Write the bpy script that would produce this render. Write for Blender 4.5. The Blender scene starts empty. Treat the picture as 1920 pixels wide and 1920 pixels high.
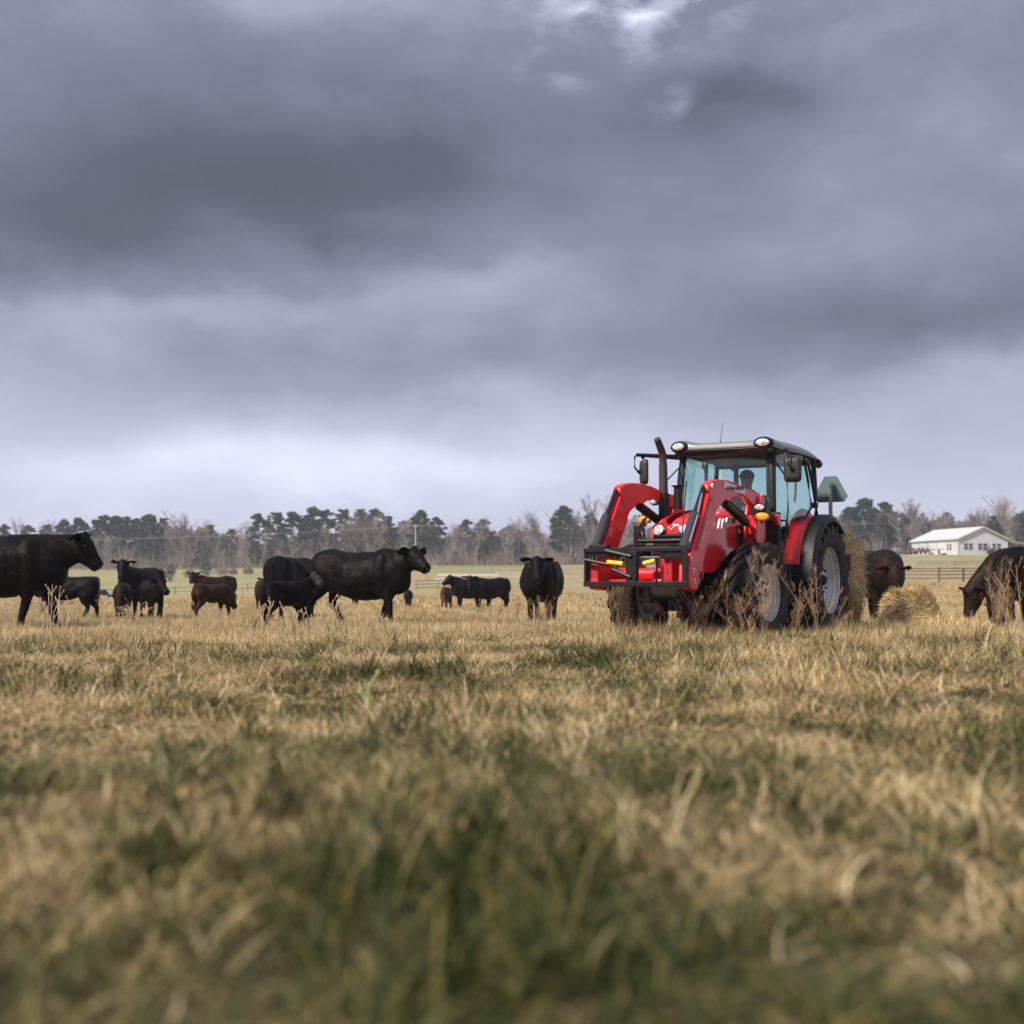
import bpy, math, random
import numpy as np
from mathutils import Vector, Matrix, Euler
R=math.radians
random.seed(7); np.random.seed(7)
SC=bpy.context.scene; COL=SC.collection
# ------------------------------------------------------------------ camera
EYE=.57; FPX=50/36*1920; PITCH=math.atan(153/FPX)
cam=bpy.data.cameras.new('camera'); co=bpy.data.objects.new('camera',cam); COL.objects.link(co)
co.location=(0,0,EYE); co.rotation_euler=(R(90)+PITCH,0,0)
cam.lens=50; cam.sensor_width=36; cam.sensor_fit='HORIZONTAL'; cam.clip_start=.05; cam.clip_end=4000
cam.dof.use_dof=True; cam.dof.focus_distance=21.5; cam.dof.aperture_fstop=1.9
SC.camera=co
# ------------------------------------------------------------------ world
SUN_EL=R(42); SUN_AZ=R(226)   # azimuth clockwise from +Y: behind and left of the camera
W=bpy.data.worlds.new('World'); SC.world=W; W.use_nodes=True
nt=W.node_tree; N=nt.nodes; LK=nt.links; N.clear()
def nd(t,**k):
    n=N.new(t)
    for a,b in k.items(): setattr(n,a,b)
    return n
def mth(op,a,b=None,c=None,clamp=False):
    n=nd('ShaderNodeMath',operation=op,use_clamp=clamp)
    for i,v in enumerate((a,b,c)):
        if v is None: continue
        if isinstance(v,(int,float)): n.inputs[i].default_value=v
        else: LK.new(v,n.inputs[i])
    return n.outputs[0]
out=nd('ShaderNodeOutputWorld'); bg=nd('ShaderNodeBackground'); bg.inputs[1].default_value=.1
sky=nd('ShaderNodeTexSky',sky_type='NISHITA',sun_disc=False,sun_elevation=SUN_EL,sun_rotation=SUN_AZ)
tc=nd('ShaderNodeTexCoord'); sx=nd('ShaderNodeSeparateXYZ'); LK.new(tc.outputs['Generated'],sx.inputs[0])
az=mth('ARCTAN2',sx.outputs[0],sx.outputs[1]); el=mth('ARCSINE',sx.outputs[2])
cv=nd('ShaderNodeCombineXYZ'); LK.new(mth('MULTIPLY',az,4.2),cv.inputs[0]); LK.new(mth('MULTIPLY',el,7.5),cv.inputs[1])
def noise(vec,scale,det,rough=.5,dist=0,w=0):
    n=nd('ShaderNodeTexNoise'); LK.new(vec,n.inputs['Vector']); n.inputs['Scale'].default_value=scale
    n.inputs['Detail'].default_value=det; n.inputs['Roughness'].default_value=rough; n.inputs['Distortion'].default_value=dist; return n.outputs[0]
n1=noise(cv.outputs[0],1.3,4,.5,.3); n2=noise(cv.outputs[0],4.5,5,.55,.4)
off=nd('ShaderNodeVectorMath',operation='ADD'); LK.new(cv.outputs[0],off.inputs[0]); off.inputs[1].default_value=(7.3,3.1,5)
n3=noise(off.outputs[0],1.6,4,.5)
azd=mth('ADD',az,mth('MULTIPLY',mth('SUBTRACT',n1,.5),.22)); eld=mth('ADD',el,mth('MULTIPLY',mth('SUBTRACT',n3,.5),.10))
def blob(px,py,sxp,syp,amp,tilt=0,sharp=False):
    a0=(px-960)/2667; e0=(1113-py)/2667; sa=sxp/2667; se=syp/2667
    da=mth('SUBTRACT',azd,a0); de=mth('SUBTRACT',eld,e0)
    if tilt: de=mth('SUBTRACT',de,mth('MULTIPLY',da,tilt))
    q=mth('ADD',mth('POWER',mth('ABSOLUTE',mth('DIVIDE',da,sa)),2.),mth('POWER',mth('ABSOLUTE',mth('DIVIDE',de,se)),2.))
    return mth('MULTIPLY',mth('EXPONENT',mth('MULTIPLY',q,-1.)),amp)
tot=None
BL=[(400,340,640,180,-.36,.08),(560,380,420,100,-.22,.12),(60,480,300,80,-.14,0),(1430,215,260,80,-.36,-.05),(1180,330,360,120,-.06,0),(1760,610,420,70,-.30,0),
    (1250,640,420,70,-.08,0),(120,140,300,160,-.05,0),(1850,330,250,250,-.04,0),(620,870,520,80,.34,0),(1150,800,300,60,.05,0),
    (260,610,420,50,.18,0),(900,560,260,60,.16,0),(760,690,400,40,-.08,.0),(560,60,300,80,.16,0),(1730,740,330,60,.05,0)]
for b in BL:
    g=blob(*b[:5],tilt=b[5]); tot=g if tot is None else mth('ADD',tot,g)
gap=mth('ADD',blob(1170,40,120,60,.75),blob(1225,215,40,28,.35)); gap=mth('ADD',gap,blob(1030,170,60,24,.2))
gn=mth('MULTIPLY',gap,mth('MULTIPLY',mth('SUBTRACT',n2,.40,clamp=True),4.2))
tot=mth('ADD',tot,gn)
tot=mth('ADD',tot,mth('MULTIPLY',mth('SUBTRACT',n1,.5),.42)); tot=mth('ADD',tot,mth('MULTIPLY',mth('SUBTRACT',n2,.5),.14))
grad=nd('ShaderNodeMapRange',interpolation_type='SMOOTHSTEP'); LK.new(el,grad.inputs[0])
for i,v in zip((1,2,3,4),(.03,.21,.655,.372)): grad.inputs[i].default_value=v
back=nd('ShaderNodeMapRange',interpolation_type='SMOOTHSTEP'); LK.new(el,back.inputs[0])
for i,v in zip((1,2,3,4),(.5,1.3,0,.25)): back.inputs[i].default_value=v  # sky overhead, above the frame, raised as added fill light
beh=nd('ShaderNodeMapRange',interpolation_type='SMOOTHSTEP'); LK.new(sx.outputs[1],beh.inputs[0])
for i,v in zip((1,2,3,4),(.3,-.6,0,.10)): beh.inputs[i].default_value=v  # unseen sky behind the camera brightened to add fill on the ground
val=mth('MAXIMUM',mth('ADD',mth('ADD',mth('ADD',grad.outputs[0],mth('MULTIPLY',tot,.62)),back.outputs[0]),beh.outputs[0]),.05)
rp=nd('ShaderNodeValToRGB'); LK.new(mth('MULTIPLY',val,.5),rp.inputs[0]); el_=rp.color_ramp.elements
STOPS=[(0,(.050,.054,.070)),(.06,(.066,.070,.096)),(.17,(.152,.161,.221)),(.30,(.37,.378,.49)),(.42,(.62,.625,.77)),(.75,(1.2,1.2,1.3)),(1,(1.8,1.8,1.85))]
el_[0].position=0; el_[0].color=(*STOPS[0][1],1); el_[1].position=1; el_[1].color=(*STOPS[-1][1],1)
for p,c in STOPS[1:-1]:
    e=el_.new(p); e.color=(*c,1)
sc10=nd('ShaderNodeVectorMath',operation='SCALE'); LK.new(rp.outputs[0],sc10.inputs[0]); sc10.inputs[3].default_value=10
mx=nd('ShaderNodeMix',data_type='RGBA'); mx.inputs[0].default_value=.95; LK.new(sky.outputs[0],mx.inputs[6]); LK.new(sc10.outputs[0],mx.inputs[7])
LK.new(mx.outputs[2],bg.inputs[0]); LK.new(bg.outputs[0],out.inputs[0])
W.cycles.sampling_method='MANUAL'; W.cycles.sample_map_resolution=512
# ------------------------------------------------------------------ sun + view
sl=bpy.data.lights.new('sun','SUN'); so=bpy.data.objects.new('sun',sl); COL.objects.link(so)
sl.energy=3.9; sl.angle=R(7); sl.color=(1,.91,.76)
d=Vector((math.sin(SUN_AZ)*math.cos(SUN_EL),math.cos(SUN_AZ)*math.cos(SUN_EL),math.sin(SUN_EL)))
so.rotation_euler=d.to_track_quat('Z','Y').to_euler(); so.location=(0,-20,40)
SC.view_settings.view_transform='Standard'; SC.view_settings.look='None'; SC.view_settings.exposure=.68; SC.view_settings.gamma=1
SC.cycles.max_bounces=6; SC.cycles.transparent_max_bounces=16; SC.cycles.volume_bounces=0; SC.cycles.diffuse_bounces=3; SC.cycles.glossy_bounces=3
SC.cycles.use_denoising=True
# ------------------------------------------------------------------ helpers
MATS={}
def mat(name,col=(.5,.5,.5),rough=.6,metal=0,spec=.5,coat=0,noise_amt=0,noise_scale=5,col2=None,bump=0,bump_scale=40,sheen=0,emit=None,detail=4,translucent=0,coordsys='Object'):
    if name in MATS: return MATS[name]
    m=bpy.data.materials.new(name); m.use_nodes=True; t=m.node_tree; b=t.nodes['Principled BSDF']
    b.inputs['Base Color'].default_value=(*col,1); b.inputs['Roughness'].default_value=rough; b.inputs['Metallic'].default_value=metal
    b.inputs['Specular IOR Level'].default_value=spec; b.inputs['Coat Weight'].default_value=coat; b.inputs['Coat Roughness'].default_value=.08
    b.inputs['Sheen Weight'].default_value=sheen; b.inputs['Sheen Roughness'].default_value=.4
    tcn=t.nodes.new('ShaderNodeTexCoord')
    if col2 is not None:
        n=t.nodes.new('ShaderNodeTexNoise'); n.inputs['Scale'].default_value=noise_scale; n.inputs['Detail'].default_value=detail
        t.links.new(tcn.outputs[coordsys],n.inputs['Vector'])
        r=t.nodes.new('ShaderNodeValToRGB'); r.color_ramp.elements[0].position=.38; r.color_ramp.elements[1].position=.64
        r.color_ramp.elements[0].color=(*col,1); r.color_ramp.elements[1].color=(*col2,1)
        t.links.new(n.outputs[0],r.inputs[0]); t.links.new(r.outputs[0],b.inputs['Base Color'])
    if bump:
        n=t.nodes.new('ShaderNodeTexNoise'); n.inputs['Scale'].default_value=bump_scale; n.inputs['Detail'].default_value=3
        t.links.new(tcn.outputs[coordsys],n.inputs['Vector'])
        bp=t.nodes.new('ShaderNodeBump'); bp.inputs['Strength'].default_value=bump; bp.inputs['Distance'].default_value=.02
        t.links.new(n.outputs[0],bp.inputs['Height']); t.links.new(bp.outputs[0],b.inputs['Normal'])
    if translucent:
        tr=t.nodes.new('ShaderNodeBsdfTranslucent'); mxs=t.nodes.new('ShaderNodeMixShader'); mxs.inputs[0].default_value=translucent
        if col2 is not None: t.links.new(r.outputs[0],tr.inputs[0])
        else: tr.inputs[0].default_value=(*col,1)
        o=t.nodes['Material Output']; t.links.new(b.outputs[0],mxs.inputs[1]); t.links.new(tr.outputs[0],mxs.inputs[2]); t.links.new(mxs.outputs[0],o.inputs[0])
    MATS[name]=m; return m
def glass(name,tint,refl=1.0):
    m=bpy.data.materials.new(name); m.use_nodes=True; t=m.node_tree; t.nodes.clear()
    o=t.nodes.new('ShaderNodeOutputMaterial'); tr=t.nodes.new('ShaderNodeBsdfTransparent'); tr.inputs[0].default_value=(*tint,1)
    g=t.nodes.new('ShaderNodeBsdfGlossy'); g.inputs['Roughness'].default_value=.02; g.inputs[0].default_value=(refl,refl,refl,1)
    f=t.nodes.new('ShaderNodeFresnel'); f.inputs[0].default_value=1.5; m2=t.nodes.new('ShaderNodeMath'); m2.operation='MULTIPLY_ADD'; m2.inputs[1].default_value=1.3; m2.inputs[2].default_value=.05
    t.links.new(f.outputs[0],m2.inputs[0])
    x=t.nodes.new('ShaderNodeMixShader'); t.links.new(m2.outputs[0],x.inputs[0]); t.links.new(tr.outputs[0],x.inputs[1]); t.links.new(g.outputs[0],x.inputs[2]); t.links.new(x.outputs[0],o.inputs[0])
    return m
class MB:
    def __init__(s): s.v=[]; s.f=[]
    def add(s,vs,fs):
        b=len(s.v); s.v+= [tuple(p) for p in vs]; s.f+=[tuple(i+b for i in f) for f in fs]; return s
    def box(s,c,size,rot=None):
        x,y,z=[a/2 for a in size]; vs=[Vector((i*x,j*y,k*z)) for i in(-1,1) for j in(-1,1) for k in(-1,1)]
        if rot is not None:
            M=Euler(rot).to_matrix(); vs=[M@p for p in vs]
        return s.add([p+Vector(c) for p in vs],[(0,1,3,2),(4,6,7,5),(0,4,5,1),(2,3,7,6),(0,2,6,4),(1,5,7,3)])
    def bar(s,a,b,w,h,up=(0,0,1)):
        a=Vector(a);b=Vector(b);d=(b-a).normalized(); u=Vector(up); l=d.cross(u)
        if l.length<1e-3: l=d.cross(Vector((1,0,0)))
        l.normalize(); u=l.cross(d)
        vs=[p+l*(i*w/2)+u*(j*h/2) for p in(a,b) for i in(-1,1) for j in(-1,1)]
        return s.add(vs,[(0,1,3,2),(4,6,7,5),(0,4,5,1),(2,3,7,6),(0,2,6,4),(1,5,7,3)])
    def loft(s,rings,cap=True,closed=True):
        n=len(rings[0]); vs=[p for r in rings for p in r]; fs=[]
        for k in range(len(rings)-1):
            for i in range(n if closed else n-1):
                j=(i+1)%n; fs.append((k*n+i,k*n+j,(k+1)*n+j,(k+1)*n+i))
        if cap: fs.append(tuple(range(n-1,-1,-1))); fs.append(tuple((len(rings)-1)*n+i for i in range(n)))
        return s.add(vs,fs)
    def tube(s,pts,r,n=8,sq=(1,1),cap=True,upv=(0,0,1)):
        pts=[Vector(p) for p in pts]; r=[r]*len(pts) if isinstance(r,(int,float)) else r; rings=[]
        up=Vector(upv)
        for k,p in enumerate(pts):
            a=pts[max(k-1,0)]; b=pts[min(k+1,len(pts)-1)]; d=(b-a).normalized()
            l=d.cross(up)
            if l.length<.05: l=d.cross(Vector((1,0,.01)))
            l.normalize(); u=l.cross(d).normalized(); rr=r[k]
            rx,ry=(rr,rr) if isinstance(rr,(int,float)) else rr
            rings.append([p+l*(rx*sq[0]*math.cos(2*math.pi*i/n))+u*(ry*sq[1]*math.sin(2*math.pi*i/n)) for i in range(n)])
        return s.loft(rings,cap)
    def prism(s,poly,y0,y1,ax=1):
        n=len(poly)
        def P(a,b,c): return {1:(a,c,b),0:(c,a,b),2:(a,b,c)}[ax]
        vs=[P(a,b,y0) for a,b in poly]+[P(a,b,y1) for a,b in poly]
        return s.add(vs,[tuple(range(n)),tuple(range(2*n-1,n-1,-1))]+[(i,(i+1)%n+0,(i+1)%n+n,i+n) for i in range(n)])
    def lathe(s,prof,c,n=48,axis=1,cap=False):   # prof: (r, offset)
        rings=[]
        for r,o in prof:
            ring=[]
            for i in range(n):
                a=2*math.pi*i/n
                if axis==1: ring.append((c[0]+r*math.cos(a),c[1]+o,c[2]+r*math.sin(a)))
                elif axis==2: ring.append((c[0]+r*math.cos(a),c[1]+r*math.sin(a),c[2]+o))
                else: ring.append((c[0]+o,c[1]+r*math.cos(a),c[2]+r*math.sin(a)))
            rings.append(ring)
        return s.loft(rings,cap)
    def ball(s,c,r,n=12,m=8,M=None):
        r=(r,r,r) if isinstance(r,(int,float)) else r; rings=[]
        for k in range(1,m):
            t=math.pi*k/m; ring=[]
            for i in range(n):
                a=2*math.pi*i/n; p=Vector((r[0]*math.sin(t)*math.cos(a),r[1]*math.sin(t)*math.sin(a),r[2]*math.cos(t)))
                if M is not None: p=M@p
                ring.append(p+Vector(c))
            rings.append(ring)
        return s.loft(rings,True)
    def mesh(s,name):
        me=bpy.data.meshes.new(name); me.from_pydata([tuple(p) for p in s.v],[],s.f); me.update()
        return me
    def build(s,name,m,parent=None,smooth=35,bevel=0,fix=True):
        me=s.mesh(name)
        if fix:
            import bmesh
            bm=bmesh.new(); bm.from_mesh(me); bmesh.ops.recalc_face_normals(bm,faces=bm.faces); bm.to_mesh(me); bm.free()
        if m is not None: me.materials.append(m)
        if smooth: 
            me.polygons.foreach_set('use_smooth',[True]*len(me.polygons)); me.set_sharp_from_angle(angle=R(smooth))
        o=bpy.data.objects.new(name,me); COL.objects.link(o)
        if parent is not None: o.parent=parent
        if bevel:
            b=o.modifiers.new('bevel','BEVEL'); b.width=bevel; b.segments=2; b.limit_method='ANGLE'; b.angle_limit=R(40)
        return o
def npmesh(name,V,F,m=None,attr=None):
    me=bpy.data.meshes.new(name); V=np.asarray(V,np.float32); F=np.asarray(F,np.int32); k=F.shape[1]
    me.vertices.add(len(V)); me.vertices.foreach_set('co',V.ravel())
    me.loops.add(F.size); me.loops.foreach_set('vertex_index',F.ravel())
    me.polygons.add(len(F)); me.polygons.foreach_set('loop_start',np.arange(0,F.size,k,dtype=np.int32)); 
    me.update(calc_edges=True)
    if attr is not None:
        a=me.attributes.new('col','FLOAT_COLOR','POINT'); c=np.ones((len(V),4),np.float32); c[:,:attr.shape[1]]=attr; a.data.foreach_set('color',c.ravel())
    if m: me.materials.append(m)
    me.polygons.foreach_set('use_smooth',[True]*len(F))
    return me
def tag(o,label=None,cat=None,group=None,kind=None):
    if label: o['label']=label
    if cat: o['category']=cat
    if group: o['group']=group
    if kind: o['kind']=kind
    return o
def empty(name,loc=(0,0,0),rz=0,s=1):
    o=bpy.data.objects.new(name,None); COL.objects.link(o); o.location=loc; o.rotation_euler=(0,0,rz); o.scale=(s,s,s); o.empty_display_size=.2; return o
def copy_tree(o,parent=None):
    c=o.copy(); COL.objects.link(c); c.parent=parent
    for ch in o.children: copy_tree(ch,c)
    return c
def link(name,me,parent=None):
    o=bpy.data.objects.new(name,me); COL.objects.link(o)
    if parent is not None: o.parent=parent
    return o
# ------------------------------------------------------------------ terrain
PY=np.array([-400,0,60,80,138,170,210,240,330,420,600,1500.])
PL=np.array([0,0,0,0,-.05,-.08,-.05,.1,4.0,8.0,9.5,10])
PC=np.array([0,0,0,.05,.5,1.1,2.5,3.6,6.9,8.9,10.5,11])
PR=np.array([0,0,0,.3,1.66,2.7,4.0,5.3,9.6,11.5,12.5,13])
YG=np.arange(-400,1500,2.)
def sm(P):
    z=np.interp(YG,PY,P); k=np.hanning(17); k/=k.sum(); return np.convolve(np.pad(z,8,'edge'),k,'valid')
ZL,ZC,ZR=sm(PL),sm(PC),sm(PR)
def tz(x,y):
    x=np.asarray(x,float);y=np.asarray(y,float)
    a=np.clip(x/np.maximum(y,20),-.36,.36)/.30
    l=np.interp(y,YG,ZL);c=np.interp(y,YG,ZC);r=np.interp(y,YG,ZR)
    w=np.clip(np.abs(a),0,1); w=w*w*(3-2*w)
    z=np.where(a<0,c*(1-w)+l*w,c*(1-w)+r*w)
    near=np.clip(1-(y-8)/8,0,1)
    und=(np.sin(x*1.7+.6*np.sin(y*1.3))*np.sin(y*1.1+1.)*.035+np.sin(x*.8+2)*np.sin(y*.55)*.04)*(.25+.75*near)
    und=und+np.exp(-((y-10.5)/1.8)**2)*.05+np.exp(-(((x-.9)/.9)**2+((y-3.4)/.7)**2))*.05+np.exp(-(((x+.9)/.8)**2+((y-3.1)/.6)**2))*.05
    und=und+.085*np.exp(-((y-16.6)/2.4)**4)*np.exp(-((x-2.8)/3.6)**4)
    return z+und*np.clip(1-(y-40)/60,0.,1)
def tzf(x,y): return float(tz(x,y))
def gx(px,y): return (px-960)/FPX*y
ys=np.concatenate([-np.geomspace(300,1,30),np.arange(0,14,.12),np.geomspace(14,900,230)[1:]])
us=np.linspace(-1,1,261); xs=np.sign(us)*(np.abs(us)**3*520+np.abs(us)*8)
X,Y=np.meshgrid(xs,ys); Zt=tz(X,Y)
V=np.stack([X.ravel(),Y.ravel(),Zt.ravel()],1); nx=len(xs); idx=np.arange(len(ys)*nx).reshape(len(ys),nx)
Fq=np.stack([idx[:-1,:-1].ravel(),idx[:-1,1:].ravel(),idx[1:,1:].ravel(),idx[1:,:-1].ravel()],1)
def ground_mat():
    m=bpy.data.materials.new('pasture ground'); m.use_nodes=True; t=m.node_tree; b=t.nodes['Principled BSDF']; b.inputs['Roughness'].default_value=.95; b.inputs['Specular IOR Level'].default_value=.1
    g=t.nodes.new('ShaderNodeNewGeometry'); s=t.nodes.new('ShaderNodeSeparateXYZ'); t.links.new(g.outputs['Position'],s.inputs[0])
    def nz(sc,det=4,rg=.55,scl=None):
        n=t.nodes.new('ShaderNodeTexNoise'); n.inputs['Scale'].default_value=sc; n.inputs['Detail'].default_value=det; n.inputs['Roughness'].default_value=rg
        if scl:
            mp=t.nodes.new('ShaderNodeMapping'); mp.inputs['Scale'].default_value=scl; t.links.new(g.outputs['Position'],mp.inputs[0]); t.links.new(mp.outputs[0],n.inputs[0])
        else: t.links.new(g.outputs['Position'],n.inputs[0])
        return n.outputs[0]
    def ramp(f,stops):
        r=t.nodes.new('ShaderNodeValToRGB'); t.links.new(f,r.inputs[0]); e=r.color_ramp.elements
        e[0].position=stops[0][0]; e[0].color=(*stops[0][1],1); e[1].position=stops[-1][0]; e[1].color=(*stops[-1][1],1)
        for p,c in stops[1:-1]:
            q=e.new(p); q.color=(*c,1)
        return r.outputs[0]
    def mix(f,a,b2):
        x=t.nodes.new('ShaderNodeMix'); x.data_type='RGBA'
        if isinstance(f,float): x.inputs[0].default_value=f
        else: t.links.new(f,x.inputs[0])
        for i,v in ((6,a),(7,b2)):
            if isinstance(v,tuple): x.inputs[i].default_value=(*v,1)
            else: t.links.new(v,x.inputs[i])
        return x.outputs[2]
    def mr(v,a,b3,c=0.,dd=1.):
        n=t.nodes.new('ShaderNodeMapRange'); n.interpolation_type='SMOOTHSTEP'; t.links.new(v,n.inputs[0])
        for i,q in zip((1,2,3,4),(a,b3,c,dd)): n.inputs[i].default_value=q
        return n.outputs[0]
    near=ramp(nz(14,6,.7),[(.3,(.02,.016,.009)),(.55,(.09,.07,.035)),(.75,(.22,.17,.10))])
    straw=ramp(nz(.35,6,.7,(1,.35,1)),[(.3,(.20,.15,.075)),(.5,(.30,.235,.125)),(.7,(.38,.31,.18))])
    green=ramp(nz(.08,4,.6,(1,.4,1)),[(.35,(.235,.22,.105)),(.6,(.29,.26,.13)),(.7,(.34,.29,.16))])
    far=mix(mr(nz(.018,3,.5,(1,.5,1)),.42,.56),straw,green)
    # greener pasture beyond the fences
    fy=mr(s.outputs[1],120.,200.); c1=mix(fy,straw,far)
    m1=mix(mr(s.outputs[1],75.,130.),near,c1); 
    m0=mix(mr(s.outputs[1],14.,60.),near,straw)
    fin=mix(mr(s.outputs[1],90.,150.),m0,c1)
    # bright green strip of winter rye far away
    mm=t.nodes.new('ShaderNodeMath'); mm.operation='MULTIPLY'; t.links.new(mr(s.outputs[1],305.,315.),mm.inputs[0]); t.links.new(mr(s.outputs[1],372.,360.),mm.inputs[1])
    m3=t.nodes.new('ShaderNodeMath'); m3.operation='MULTIPLY'; t.links.new(mm.outputs[0],m3.inputs[0]); t.links.new(mr(s.outputs[0],-34.,-24.),m3.inputs[1])
    m4=t.nodes.new('ShaderNodeMath'); m4.operation='MULTIPLY'; t.links.new(m3.outputs[0],m4.inputs[0]); t.links.new(mr(s.outputs[0],14.,2.),m4.inputs[1])
    fin=mix(m4.outputs[0],fin,(.17,.23,.06))
    t.links.new(fin,b.inputs['Base Color'])
    bp=t.nodes.new('ShaderNodeBump'); bp.inputs['Strength'].default_value=.6; bp.inputs['Distance'].default_value=.05; t.links.new(nz(9,5,.7),bp.inputs['Height']); t.links.new(bp.outputs[0],b.inputs['Normal'])
    return m
ter=link('ground',npmesh('ground',V,Fq,ground_mat())); tag(ter,kind='structure')
# ------------------------------------------------------------------ grass
def grass_mat():
    m=bpy.data.materials.new('pasture grass'); m.use_nodes=True; t=m.node_tree; b=t.nodes['Principled BSDF']
    b.inputs['Roughness'].default_value=.55; b.inputs['Specular IOR Level'].default_value=.25
    at=t.nodes.new('ShaderNodeAttribute'); at.attribute_name='col'; s=t.nodes.new('ShaderNodeSeparateColor'); t.links.new(at.outputs['Color'],s.inputs[0])
    g=t.nodes.new('ShaderNodeNewGeometry')
    def nz(sc,det=3):
        n=t.nodes.new('ShaderNodeTexNoise'); n.inputs['Scale'].default_value=sc; n.inputs['Detail'].default_value=det; t.links.new(g.outputs['Position'],n.inputs[0]); return n.outputs[0]
    def ramp(f,stops):
        r=t.nodes.new('ShaderNodeValToRGB'); t.links.new(f,r.inputs[0]); e=r.color_ramp.elements
        e[0].position=stops[0][0]; e[0].color=(*stops[0][1],1); e[1].position=stops[-1][0]; e[1].color=(*stops[-1][1],1)
        for p,c in stops[1:-1]:
            q=e.new(p); q.color=(*c,1)
        return r.outputs[0]
    dn=t.nodes.new('ShaderNodeMath'); dn.operation='MULTIPLY_ADD'; t.links.new(nz(.33,5),dn.inputs[0]); dn.inputs[1].default_value=1.3; dn.inputs[2].default_value=-.65
    da=t.nodes.new('ShaderNodeMath'); da.operation='ADD'; da.use_clamp=True; t.links.new(dn.outputs[0],da.inputs[0]); t.links.new(s.outputs[0],da.inputs[1])
    dry=ramp(da.outputs[0],[(0,(.13,.085,.038)),(.25,(.38,.27,.125)),(.65,(.63,.485,.255)),(1,(.84,.70,.45))])
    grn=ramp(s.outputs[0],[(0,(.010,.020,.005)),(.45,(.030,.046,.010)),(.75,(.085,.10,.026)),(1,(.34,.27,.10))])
    # kind (blue): 0 dry 1 green, shifted by a patchy field
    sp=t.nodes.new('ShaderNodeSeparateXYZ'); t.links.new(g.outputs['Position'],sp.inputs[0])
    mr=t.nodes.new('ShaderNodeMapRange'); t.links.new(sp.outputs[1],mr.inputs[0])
    for i,q in zip((1,2,3,4),(1.6,6.5,.62,-.14)): mr.inputs[i].default_value=q  # nearer grass greener and darker, partly foreground shade put into the colour
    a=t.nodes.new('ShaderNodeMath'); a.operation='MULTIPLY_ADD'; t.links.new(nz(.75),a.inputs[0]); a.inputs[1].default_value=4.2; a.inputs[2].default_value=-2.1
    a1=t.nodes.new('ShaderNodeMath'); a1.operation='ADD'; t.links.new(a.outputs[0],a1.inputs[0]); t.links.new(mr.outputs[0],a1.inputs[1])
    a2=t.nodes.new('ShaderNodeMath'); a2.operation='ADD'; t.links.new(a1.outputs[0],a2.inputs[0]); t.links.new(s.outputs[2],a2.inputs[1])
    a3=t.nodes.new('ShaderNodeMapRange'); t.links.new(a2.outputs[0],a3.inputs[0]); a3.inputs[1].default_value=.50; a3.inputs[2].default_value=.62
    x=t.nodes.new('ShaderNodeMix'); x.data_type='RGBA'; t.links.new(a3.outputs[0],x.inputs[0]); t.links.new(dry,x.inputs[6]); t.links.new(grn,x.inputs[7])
    t.links.new(x.outputs[2],b.inputs['Base Color'])
    tr=t.nodes.new('ShaderNodeBsdfTranslucent'); t.links.new(x.outputs[2],tr.inputs[0]); ms=t.nodes.new('ShaderNodeMixShader'); ms.inputs[0].default_value=.25
    o=t.nodes['Material Output']; t.links.new(b.outputs[0],ms.inputs[1]); t.links.new(tr.outputs[0],ms.inputs[2]); t.links.new(ms.outputs[0],o.inputs[0])
    return m
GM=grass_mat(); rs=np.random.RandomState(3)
def blades(n,rad,L,Wd,lean,kind,seg=3,curl=.6,clump=0,seed=0):
    """n curved tapering blades; returns V,F,A"""
    r=np.random.RandomState(seed)
    ang=r.rand(n)*2*np.pi; rr=rad*np.sqrt(r.rand(n)); bx=rr*np.cos(ang); by=rr*np.sin(ang)
    if clump:
        k=r.randint(0,clump,n); cx=r.uniform(-rad,rad,clump)*.8; cy=r.uniform(-rad,rad,clump)*.8
        bx=cx[k]+r.normal(0,.035,n); by=cy[k]+r.normal(0,.035,n)
    ln=L[0]+(L[1]-L[0])*r.rand(n)**1.3; wd=Wd[0]+(Wd[1]-Wd[0])*r.rand(n)
    a=r.rand(n)*2*np.pi; le=lean[0]+(lean[1]-lean[0])*r.rand(n); twist=r.rand(n)*2*np.pi
    px=bx.copy();py=by.copy();pz=np.full(n,-.01); VV=[];w=np.cos(twist);wz=0
    sx_,sy_=-np.sin(a),np.cos(a)
    # width direction: mix of sideways and random
    wdx=sx_*np.cos(twist)+np.cos(a)*np.sin(twist)*.6; wdy=sy_*np.cos(twist)+np.sin(a)*np.sin(twist)*.6
    a2=a.copy(); ca=r.normal(0,curl*.5,n); cl=r.uniform(.1,1,n)*curl
    for k in range(seg+1):
        t=k/seg; ww=wd*(1-t**1.5*.92)/2
        VV.append(np.stack([px-wdx*ww,py-wdy*ww,pz],1)); VV.append(np.stack([px+wdx*ww,py+wdy*ww,pz],1))
        st=ln/seg; px=px+np.cos(a2)*np.sin(le)*st; py=py+np.sin(a2)*np.sin(le)*st; pz=np.maximum(pz+np.cos(le)*st,.004); le=le+cl; a2=a2+ca
    V=np.stack(VV,1).reshape(-1,3); m=2*(seg+1); base=(np.arange(n)*m)[:,None]
    F=np.concatenate([base+np.array([2*k,2*k+1,2*k+3,2*k+2])[None] for k in range(seg)],0)
    A=np.zeros((n,m,3)); A[:,:,0]=r.rand(n)[:,None]; A[:,:,1]=np.repeat(np.linspace(0,1,seg+1),2)[None]; A[:,:,2]=(kind+r.uniform(-.22,.22,n))[:,None]
    return V,F,A.reshape(-1,3)
def merge(parts):
    V=[];F=[];A=[];o=0
    for v,f,a in parts: V.append(v);F.append(f+o);A.append(a);o+=len(v)
    return np.concatenate(V),np.concatenate(F),np.concatenate(A)
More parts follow.
